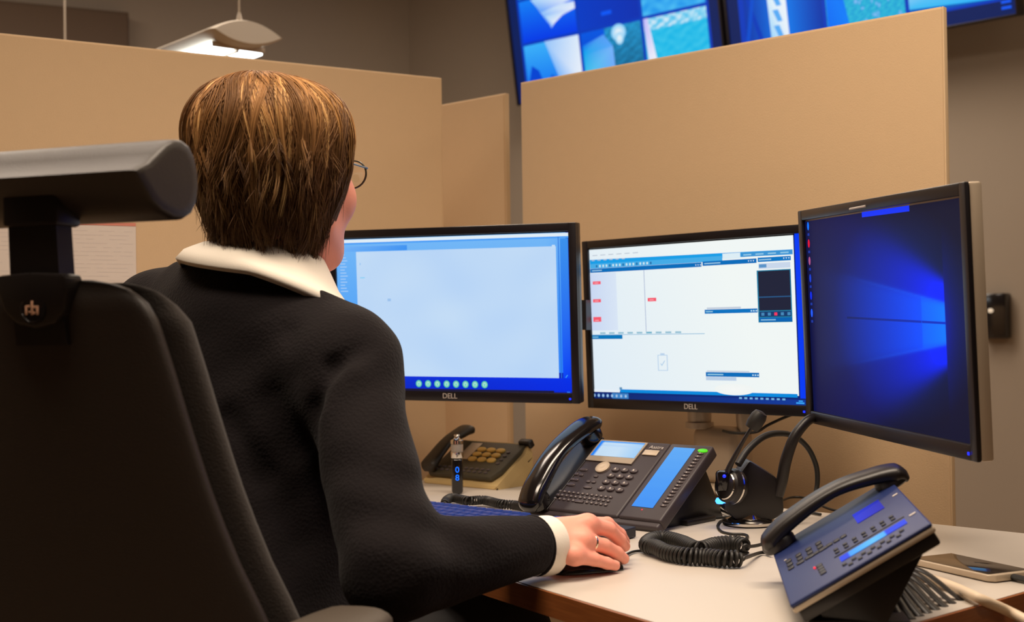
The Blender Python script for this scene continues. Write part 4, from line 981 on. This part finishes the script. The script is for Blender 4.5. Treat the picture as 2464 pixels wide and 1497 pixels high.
lit('strip_display', p2_, .1765, .0645, .1955, .1405, .0005, stripfn, 3, 40, 1.1)
rbox(.166, .060, .1685, .142, 0, .0008, .0003, M['black'], 'strip_line', p2_)
def k2(name, pts, rx, ry): return keys(p2_, name, pts, rx, ry, .0014, M['keydark'], None, e=5)
k2('number_keys', [(.083+.0155*c, .0145+.0125*r) for r in range(4) for c in range(3)], .0052, .0036)
k2('side_keys', [(.1143, .0140+.0105*r) for r in range(5)], .0042, .0034)
k2('function_keys', [(.1434, .0655+.0110*k) for k in range(7)]+[(.1552, .0655+.0110*k) for k in range(7)], .0030, .0026)
k2('line_keys', [(.2100, .0660+.0108*k) for k in range(7)]+[(.2200, .0715+.0108*k) for k in range(6)], .0030, .0026)
k2('call_keys', [(.1655, .0428), (.1760, .0430), (.1865, .0432), (.1965, .0434)], .0042, .0036)
k2('menu_keys', [(.113, .0790), (.113, .0705), (.113, .0620)], .0045, .0038)
q = MB(); q.sphere((.165, .0375, .001), (.002, .0014, .0012), seg=10); q.build('red_light', M['led_red'], p2_)
for x_, y_, w_, h_ in ((.0718, .150, .004, .006), (.1767, .150, .004, .007), (.1137, .0804, .002, .003), (.072, .0115, .002, .003)):
    q = MB(); q.box((x_, y_, .0004), (w_, h_, .0008)); q.build('face_mark', M['keymark'], p2_)
hs = handset(p2_, 'handset', [(.006, .000, .002), (.006, .0045, .0125), (.006, .036, .0215), (.006, .094, .0255), (.006, .140, .0165), (.006, .166, .006), (.006, .174, -.006)], [.012, .021, .0215, .0195, .021, .022, .013], [.004, .0105, .0095, .0075, .0085, .0105, .004], (1, 0, 0), M['black'])
for y, z in ((.012, .001), (.158, -.004)):
    q = MB(); q.lathe([(.018, .012), (.0205, .006), (.020, .0), (.017, -.002)], c=(.006, y, z), axis=(0, 0, 1), n=28); q.build('ear_cup', M['black'], hs)
# stand foot with fanned ribs running to the desk edge
q = MB()
for x, w in ((.02, .03), (.20, .03)):
    hi = O2+A2[0]*x+A2[1]*.145-A2[2]*.023; lo_ = O2+A2[0]*x+A2[1]*.02-A2[2]*.023
    q.prism([lo_, hi, V(hi[0]-.045, hi[1], DZ), V(lo_[0]+.01, lo_[1], DZ)], -A2[0]*w/2, A2[0]*w/2, bev=.001)
c = O2+A2[0]*.11+A2[1]*.08
q.box((c[0]+.0, c[1], DZ+.004), (.10, .22, .008), bev=.002, axes=[V(.99, -.12, 0), V(.12, .99, 0), UP]); q.build('stand_foot', M['black'], p2_, world=True)
for k in range(8):
    a_ = D(2095+10*k, 1398-6*k, .028+.001*k); e1 = D(2160+19*k, 1478-7*k, .006); e0 = (a_+e1)/2+V(0, 0, .006); e2 = e1+unit(e1-a_)*.012-V(0, 0, .002)
    q = MB(); q.tube([a_, e0, e1, e2], .0022, n=8, smooth=6, flat=2.6); q.build('foot_rib', M['black'], p2_, world=True)
# coiled cord lying on the desk
cp_ = [D(1798, 1316, .012), D(1765, 1308, .013), D(1720, 1312, .013), D(1680, 1322, .0125), D(1640, 1306, .013), D(1600, 1296, .0135), D(1568, 1300, .013), D(1556, 1312, .0125), D(1580, 1318, .013), D(1605, 1330, .0115), D(1650, 1338, .0115), D(1700, 1340, .0115), D(1745, 1345, .0115), D(1790, 1344, .0115)]
cl = coil(cp_, 72, .0088, .0023)
q = MB(); q.tube(cl, .0023, n=7); q.tube([D(1855, 1302, .012), D(1825, 1312, .010), cl[0]], .0023, n=7, smooth=5); q.tube([D(1856, 1331, .006), D(1830, 1330, .004), cl[-1]], .0023, n=7, smooth=5); q.build('coiled_cord', M['rubber'], p2_, world=True)

# ================================================================ OLD PHONE at the back
A3 = ax3((.74, -.67, 0), (.56, .62, .50)); O3 = V(-.172, 2.572, .752)
p3 = thing('desk_phone', 'old beige desk phone with yellow number keys, behind the vaporizer pen', 'telephone', O3, axes=A3, group='telephones on the desk')
q = MB()
def sect(y, z, wd, sk): return [(.098+sx*(.098+wd)*1.0, y, z+zz) for sx, zz in ((-1, -.022), (-1, 0), (1, 0), (1, -.022))]
q.rings([sect(-.014, -.004, -.006, 0), sect(-.010, .0, 0, 0), sect(.085, .004, .0, 0), sect(.108, .012, -.003, 0)]); q.build('phone_shell', M['beige'], p3, angle=30)
q = MB(); q.prism([(.012, -.002, 0), (.178, -.002, 0), (.188, .02, 0), (.188, .106, 0), (.012, .106, 0)], (0, 0, .002), (0, 0, .0135), bev=.003); q.build('face_plate', M['olive'], p3)
keys(p3, 'yellow_keys', [(.094+.025*c, .078-.0155*r, ) for r in range(3) for c in range(3)], .0108, .0062, .0035, M['ykey'], None)
for o in list(p3.children):
    if o.name.startswith('yellow_keys'): o.location.z = .0135
o = keys(p3, 'memory_keys', [(.028+.0145*c, .018-.009*r) for r in range(2) for c in range(10)]+[(.166, .075-.012*k) for k in range(4)], .0045, .0028, .002, M['keymark'] if False else M['key'], None); o.location.z = .0135
rbox(.052, .045, .080, .098, .0135, .0150, .0005, M['silver'], 'label_card', p3)
rbox(.170, .103, .200, .116, .004, .020, .003, M['black'], 'rear_edge', p3)
handset(p3, 'handset', [(.018, -.004, .016), (.018, .004, .026), (.019, .03, .032), (.020, .068, .037), (.021, .100, .032), (.0215, .124, .026), (.0215, .130, .016)], [.011, .020, .018, .016, .019, .021, .012], [.004, .010, .008, .007, .009, .010, .004], (1, 0, 0), M['handsetdark'])
q = MB(); yv3 = unit(V(A3[1][0], A3[1][1], 0))
for x in (.012, .184):
    b = O3+A3[0]*x; q.prism([b-A3[1]*.010-A3[2]*.02, b+A3[1]*.104-A3[2]*.012, V(*(b+A3[1]*.104)[:2], DZ), V(*(b-A3[1]*.010)[:2], DZ)], -A3[0]*.012, A3[0]*.012, bev=.001)
b = O3+A3[0]*.098; q.prism([b+A3[1]*.104-A3[2]*.012, V(*(b+A3[1]*.104)[:2], DZ), V(*(b+A3[1]*.08)[:2], DZ), b+A3[1]*.08-A3[2]*.012], -A3[0]*.086, A3[0]*.086); q.build('stand_base', M['beige'], p3, world=True)

# ================================================================ VAPORIZER PEN
vp = D(1101, 1188); k_ = vp[1]/FPX
t = thing('vaporizer_pen', 'black vaporizer pen with clear top and blue digits, standing by the old phone', 'pen', (*vp[:2], DZ))
R_ = 15.5*k_
q = MB(); q.box((0, 0, 43*k_), (R_*1.75, R_*1.75, 86*k_), bev=R_*.5, seg=4); q.build('battery_body', M['gloss'], t)
q = MB(); q.lathe([(R_*.95, 86*k_), (R_*1.0, 88*k_), (R_*1.0, 100*k_), (R_*.9, 101*k_)], n=24); q.lathe([(R_*.9, 119*k_), (R_*1.0, 120*k_), (R_*1.0, 128*k_), (R_*.6, 131*k_), (R_*.45, 134*k_)], n=24); q.build('metal_collar', M['chrome'], t)
q = MB(); q.lathe([(R_*.92, 101*k_), (R_*.96, 104*k_), (R_*.96, 116*k_), (R_*.92, 119*k_)], n=24); q.build('glass_tank', M['glassy'], t)
q = MB(); q.lathe([(R_*.45, 102*k_), (R_*.42, 118*k_)], n=12); q.build('heating_core', M['metal'], t)
q = MB(); q.lathe([(R_*.42, 133*k_), (R_*.36, 137*k_), (R_*.5, 139*k_), (R_*.42, 142*k_)], n=18); q.build('mouthpiece', M['chrome'], t)
fw = unit(V(*(-vp[:2]), 0)); sd = V(-fw[1], fw[0], 0)
dm = mat('digit_blue', (0, 0, 0), .4, emit=S(10, 110, 255), es=1.6)
for zc, ch_ in ((58, '0'), (39, '8')): text('digit', ch_, 20*k_, dm, t, fw*(R_*.885)+V(0, 0, zc*k_), axes=[sd, UP, fw])

# ================================================================ KEYBOARD AND MOUSE
FRk = onz(1531, 1266, .757); ku = V(.7277, -.6859, 0); kv = V(.6859, .7277, 0)
kc = FRk-ku*.221-kv*.068
t = thing('computer_keyboard', 'dark blue-lit computer keyboard lying before the big desk phone', 'keyboard', (kc[0], kc[1], DZ), axes=[ku, kv, UP])
q = MB(); q.rings([[(x, -.068, .001), (x, .068, .001), (x, .068, .0165), (x, -.068, .0105)] for x in (-.221, .221)]); o = q.build('keyboard_body', M['kb'], t, angle=25)
bv = o.modifiers.new('b', 'BEVEL'); bv.width = .002; bv.segments = 2
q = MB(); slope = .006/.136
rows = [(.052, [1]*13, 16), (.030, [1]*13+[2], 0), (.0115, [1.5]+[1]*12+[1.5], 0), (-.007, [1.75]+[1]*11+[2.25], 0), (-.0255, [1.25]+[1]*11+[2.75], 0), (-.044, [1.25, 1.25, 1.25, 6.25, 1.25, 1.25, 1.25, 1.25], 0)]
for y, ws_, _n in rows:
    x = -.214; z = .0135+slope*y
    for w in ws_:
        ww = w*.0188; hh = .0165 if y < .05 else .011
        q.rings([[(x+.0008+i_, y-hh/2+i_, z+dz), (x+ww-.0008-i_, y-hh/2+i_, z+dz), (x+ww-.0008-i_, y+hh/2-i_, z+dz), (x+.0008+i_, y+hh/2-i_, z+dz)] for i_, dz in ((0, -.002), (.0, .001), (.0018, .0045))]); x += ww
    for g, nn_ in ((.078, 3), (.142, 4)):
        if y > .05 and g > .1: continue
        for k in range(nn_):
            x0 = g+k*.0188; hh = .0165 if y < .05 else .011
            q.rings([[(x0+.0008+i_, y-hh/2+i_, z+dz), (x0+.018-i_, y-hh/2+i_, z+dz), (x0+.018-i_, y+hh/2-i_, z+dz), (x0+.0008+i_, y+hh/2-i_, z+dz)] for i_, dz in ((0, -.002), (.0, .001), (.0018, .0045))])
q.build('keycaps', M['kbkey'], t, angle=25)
mh = unit(V(.93, .36, 0)); ms = V(mh[1], -mh[0], 0); mc = V(.090, 1.622)
t = thing('computer_mouse', 'dark computer mouse under the right hand of the woman', 'mouse', (*mc, DZ), axes=[ms, mh, UP])
q = MB(); q.rings([[(x*.0265*k, y, max(0.0015, z*h_)) for x, z in [(math.cos(a), (math.sin(a)+.0)) for a in np.linspace(0, PI, 15)]]+[(-.0265*k, y, .0005), (.0265*k, y, .0005)] for y, k, h_ in ((-.050, .5, .010), (-.044, .8, .018), (-.025, 1, .0265), (.0, 1.02, .028), (.022, .98, .022), (.036, .88, .0155), (.040, .7, .010))]); q.build('mouse_shell', M['gloss'], t, angle=60)
q = MB(); q.lathe([(.004, -.002), (.005, 0), (.004, .002)], c=(0, .022, .022), axis=(1, 0, 0), n=14); q.build('scroll_wheel', M['rubber'], t)
q = MB(); q.tube([V(*mc, 0)+mh*.038+V(0, 0, .745), D(1507, 1335, .0035), D(1535, 1326, .0025), D(1575, 1330, .0025), D(1640, 1347, .0025), D(1720, 1352, .0025), D(1800, 1330, .0025)], .0018, n=7, smooth=8); q.build('mouse_cord', M['rubber'], t, world=True)

# ================================================================ HEADSET ON ITS DOCK
hb = V(.352, 1.972)
dkk = thing('headset_dock', 'black angular headset dock on a round silver base with a blue ring light', 'dock', (*hb, DZ))
q = MB(); q.lathe([(.036, 0), (.0395, .002), (.0395, .006), (.036, .009), (.026, .0115), (.021, .022), (.021, .030)], n=48); q.build('round_base', M['chrome'], dkk)
YD = 1.975
op = [(1796, 1103), (1860, 1143), (1877, 1185), (1879, 1228), (1852, 1247), (1765, 1247), (1737, 1222), (1733, 1196), (1762, 1150)]
q = MB(); q.prism([at(x, y, YD) for x, y in op], (0, -.026, 0), (0, .026, 0), bev=.005); q.build('dock_body', M['black'], dkk, world=True)
q = MB(); c = at(1741, 1205, YD-.022); q.lathe([(.0105, -.004), (.0125, 0), (.0105, .004)], c=c, axis=(0, .25, 1), n=28); q.build('ring_light', M['led_blue'], dkk, world=True)
hsx = thing('headset', 'black office headset with boom microphone hanging on the dock', 'headset', at(1790, 1165, YD-.03))
YH = YD-.040
ec = at(1757, 1170, YH); ea = unit(V(-.80, -.55, .18))
q = MB(); q.lathe([(.022, -.016), (.0255, -.010), (.0255, -.002), (.0235, .002), (.0235, .007), (.019, .011), (.008, .013)], c=ec, axis=ea, n=36)
for v_ in q.bm.verts:
    d_ = np.array(v_.co)-ec; v_.co = Vector(ec+V(d_[0], d_[1], d_[2]*1.05))
q.build('ear_cup', M['black'], hsx, world=True)
q = MB(); q.lathe([(.0258, -.006), (.0268, -.004), (.0258, -.002)], c=ec, axis=ea, n=40, cap=False); q.lathe([(.0195, .009), (.021, .0112), (.0195, .0125)], c=ec, axis=ea, n=40, cap=False); q.build('chrome_ring', M['chrome'], hsx, world=True)
q = MB(); q.box(at(1738, 1157, YH-.006), (.018, .02, .03), bev=.005); q.build('boom_hinge', M['gloss'], hsx, world=True)
q = MB(); q.sphere(at(1743, 1146, YH-.020), .0026, seg=12); q.build('status_light', M['led_deep'], hsx, world=True)
b0, b1 = at(1746, 1150, YH-.006), at(1808, 1030, YH-.03)
q = MB(); q.tube([b0, at(1758, 1118, YH-.012), at(1788, 1062, YH-.024), b1], [.0052, .0042, .0028, .0024], n=10, smooth=8); q.build('microphone_boom', M['black'], hsx, world=True)
q = MB(); m0, m1 = at(1808, 1031, YH-.03), at(1832, 993, YH-.034); q.tube([m0+(m0-m1)*.02, m0, m0*.7+m1*.3, m0*.25+m1*.75, m1, m1+(m1-m0)*.06], [.004, .0098, .0118, .0118, .0092, .003], n=18); q.build('foam_microphone', M['rubber'], hsx, world=True)
band = [(1872, 1192, .0), (1882, 1155, -.004), (1892, 1105, -.008), (1912, 1052, -.010), (1940, 1016, -.006), (1962, 1004, .004)]
q = MB(); q.tube([at(x, y, YH+.02+d) for x, y, d in band], [.0085, .0088, .0088, .008, .0075, .007], n=12, smooth=8); q.build('headband', M['black'], hsx, world=True)
band2 = [(1776, 1118, -.012), (1800, 1082, .0), (1836, 1052, .02), (1872, 1043, .04), (1912, 1050, .055), (1944, 1078, .065), (1963, 1118, .07), (1967, 1155, .07), (1962, 1188, .065), (1950, 1215, .05)]
q = MB(); q.tube([at(x, y, YH+.01+d) for x, y, d in band2], [.0055, .0055, .005, .0048, .0042, .0042, .0042, .004, .0035, .003], n=10, smooth=8); q.build('wire_band', M['rubber'], hsx, world=True)

# ================================================================ SMARTPHONE AND CABLES
sc_ = V(.547, 1.579); su = unit(V(.0665, -.145, 0)); sv = V(-su[1], su[0], 0)
t = thing('smartphone', 'white-rimmed smartphone lying face up on the front edge of the desk', 'phone', (*sc_, DZ), axes=[-sv if sv[0] < 0 else sv, (su if (sv[0] < 0) == False else su), UP])
ms_ = sv if sv[0] > 0 else -sv
t.matrix_world = Matrix(((ms_[0], -su[0], 0, sc_[0]), (ms_[1], -su[1], 0, sc_[1]), (0, 0, 1, DZ), (0, 0, 0, 1))); MW[t.name] = t.matrix_world.copy()
q = MB(); q.prism([(sx*(.034-a), sy*(.0685-b), 0) for sx, sy, a, b in ((-1, -1, .007, 0), (1, -1, .007, 0), (1, -1, 0, .007), (1, 1, 0, .007), (1, 1, .007, 0), (-1, 1, .007, 0), (-1, 1, 0, .007), (-1, -1, 0, .007))], (0, 0, .0012), (0, 0, .0092), bev=.0016); q.build('phone_case', M['silver'], t)
q = MB(); q.box((0, .002, .0093), (.0625, .126, .0008), bev=.0003); q.build('glass_front', mat('phone_glass', S(44, 38, 34), .06, coat=.5), t)
q = MB(); q.lathe([(.0022, 0), (.0022, .0008)], c=(.020, -.0688, .005), axis=(0, -1, 0), n=14); q.build('audio_jack', M['black'], t)
q = MB(); q.tube([V(*sc_, DZ+.005)-V(0, 0, 0)+su*.066, V(*sc_, DZ+.005)+su*.085, V(*sc_, DZ+.003)+su*.10], [.0036, .0036, .0022], n=8, flat=1.5); q.build('charging_plug', M['rubber'], t, world=True)
def cable(name, label, pts, r, m, sm=8):
    q = MB(); q.tube(pts, r, n=8, smooth=sm); return tag(q.build(name, m, angle=0), label, 'cable', 'loose cables around the desk')
cable('white_cable', 'thick white cable running from the front phone over the desk edge', [D(2120, 1388, .012), D(2190, 1386, .010), D(2240, 1394, .008), D(2300, 1415, .007), D(2355, 1440, .008), at(2420, 1468, 1.415), at(2480, 1500, 1.40), at(2540, 1545, 1.385), V(.60, 1.38, .55), V(.63, 1.36, .25), V(.66, 1.36, .006), V(.80, 1.40, .006)], .0058, M['white'])
cable('charger_cable', 'black charger cable leaving the smartphone over the desk edge', [V(*sc_, DZ+.003)+su*.098, V(*sc_, DZ+.002)+su*.118, V(*sc_, DZ-.02)+su*.135, V(*sc_, DZ-.12)+su*.14, V(.63, 1.43, .30), V(.66, 1.45, .004), V(.80, 1.50, .004)], .0019, M['rubber'])
cable('thin_cable', 'thin grey cable from the big phone toward the headset dock', [D(1535, 1272, .002), D(1562, 1269, .002), D(1610, 1258, .002), D(1665, 1251, .002), D(1730, 1246, .002), D(1790, 1241, .002)], .0018, M['rubber'])
cable('looped_cable', 'thin dark cable looping around the silver headset base', [D(1775, 1316, .002), D(1790, 1301, .002), D(1799, 1291, .002), D(1788, 1286, .002), D(1760, 1285, .002), D(1736, 1279, .002), D(1727, 1266, .002), D(1735, 1254, .002), D(1752, 1248, .002)], .002, M['rubber'])
cable('black_cable', 'black cable with a plug left of the headset dock', [D(1640, 1204, .004), D(1665, 1208, .004), D(1690, 1212, .006)], .002, M['rubber'])
q = MB(); q.box(D(1712, 1222, .009), (.03, .022, .016), bev=.003, axes=frame_yaw(.4)); q.tube([D(1728, 1224, .008), D(1740, 1230, .006), D(1760, 1240, .004)], .0022, n=7, smooth=5); tag(q.build('cable_plug', M['gloss']), 'small black cable plug on the desk between the big phone and the headset dock', 'plug')
cable('rear_cable', 'dark cable curling on the desk behind the headset dock', [D(1878, 1206, .003), D(1905, 1197, .003), D(1935, 1198, .003), D(1955, 1207, .003), D(2000, 1226, .003), D(2060, 1236, .003)], .002, M['rubber'])
cable('flat_cable', 'dark cable crossing the desk right of the headset dock', [D(1860, 1242, .003), D(1890, 1234, .003), D(1930, 1231, .003), D(1975, 1238, .003)], .0022, M['rubber'])
cable('hanging_cable', 'black cable hanging in the dark under the front edge of the desk', [V(.10, 1.52, .70), V(.10, 1.50, .655), V(.115, 1.45, .62), V(.16, 1.40, .50), V(.24, 1.38, .30), V(.28, 1.40, .006), V(.45, 1.55, .006)], .003, M['rubber'])
cable('monitor_cable', 'dark cable behind the middle monitor stand and the microphone', [at(1955, 985, 2.25), at(1900, 1000, 2.26), at(1850, 1022, 2.27), at(1818, 1040, 2.28), at(1765, 1042, 2.30), at(1740, 1037, 2.33)], .0025, M['rubber'])

# ================================================================ CAMERA, LIGHT
cam = bpy.data.cameras.new('camera'); co = _link(bpy.data.objects.new('camera', cam)); sc.camera = co
cam.sensor_fit = 'HORIZONTAL'; cam.sensor_width = 36; cam.lens = FPX*36/2464; cam.clip_start = .05
co.matrix_world = Matrix(((CR[0], CU[0], -_F[0], 0), (CR[1], CU[1], -_F[1], 0), (CR[2], CU[2], -_F[2], CZ), (0, 0, 0, 1)))
cam.dof.use_dof = True; cam.dof.focus_distance = 1.85; cam.dof.aperture_fstop = 6.3
def area(name, loc, target, sx, sy, power, col, spread=180):
    l = bpy.data.lights.new(name, 'AREA'); l.shape = 'RECTANGLE'; l.size = sx; l.size_y = sy; l.energy = power; l.color = col; l.spread = math.radians(spread)
    o = _link(bpy.data.objects.new(name, l)); o.location = loc; o.rotation_euler = (Vector(target)-Vector(loc)).to_track_quat('-Z', 'Y').to_euler(); return o
WARM = (1, .825, .65)  # area lamps below are unseen and have no fixtures
area('overhead_area_light', (.35, 1.5, 2.6), (.35, 1.6, 0), 1.3, .3, 18, WARM, 130)
area('overhead_area_light', (-.6, .85, 2.7), (-.35, 1.35, .9), 1.2, .4, 11, WARM, 100)
area('overhead_area_light', (1.6, .2, 2.85), (.6, 1.9, .8), 1.2, .4, 6, WARM, 150)
area('overhead_area_light', (.2, 4.6, 2.95), (.2, 4.6, 0), 2.4, .8, 60, (1, .84, .68))  # unseen lamp added to brighten the far walls
area('overhead_area_light', (2.8, 3.2, 2.95), (2.8, 3.4, 0), 1.2, .5, 15, (1, .80, .58))  # unseen lamp added for the right wall
area('overhead_area_light', (-1.1, 3.05, 2.98), (-1.1, 3.4, 0), .8, .4, 14, (1, .84, .70))  # unseen lamp added to lift the pendant's near end cap
area('overhead_area_light', (-2.4, 4.2, 2.95), (-2.4, 4.4, 0), 1.2, .5, 30, (1, .84, .68))
w = bpy.data.worlds.new('World'); sc.world = w; w.use_nodes = True
w.node_tree.nodes['Background'].inputs[0].default_value = (.9, .8, .7, 1); w.node_tree.nodes['Background'].inputs[1].default_value = .05
sc.view_settings.view_transform = 'Standard'; sc.view_settings.look = 'None'; sc.view_settings.exposure = 0; sc.view_settings.gamma = 1
sc.view_settings.use_curve_mapping = False
sc.cycles.use_denoising = True; sc.cycles.max_bounces = 6; sc.cycles.caustics_reflective = False; sc.cycles.caustics_refractive = False
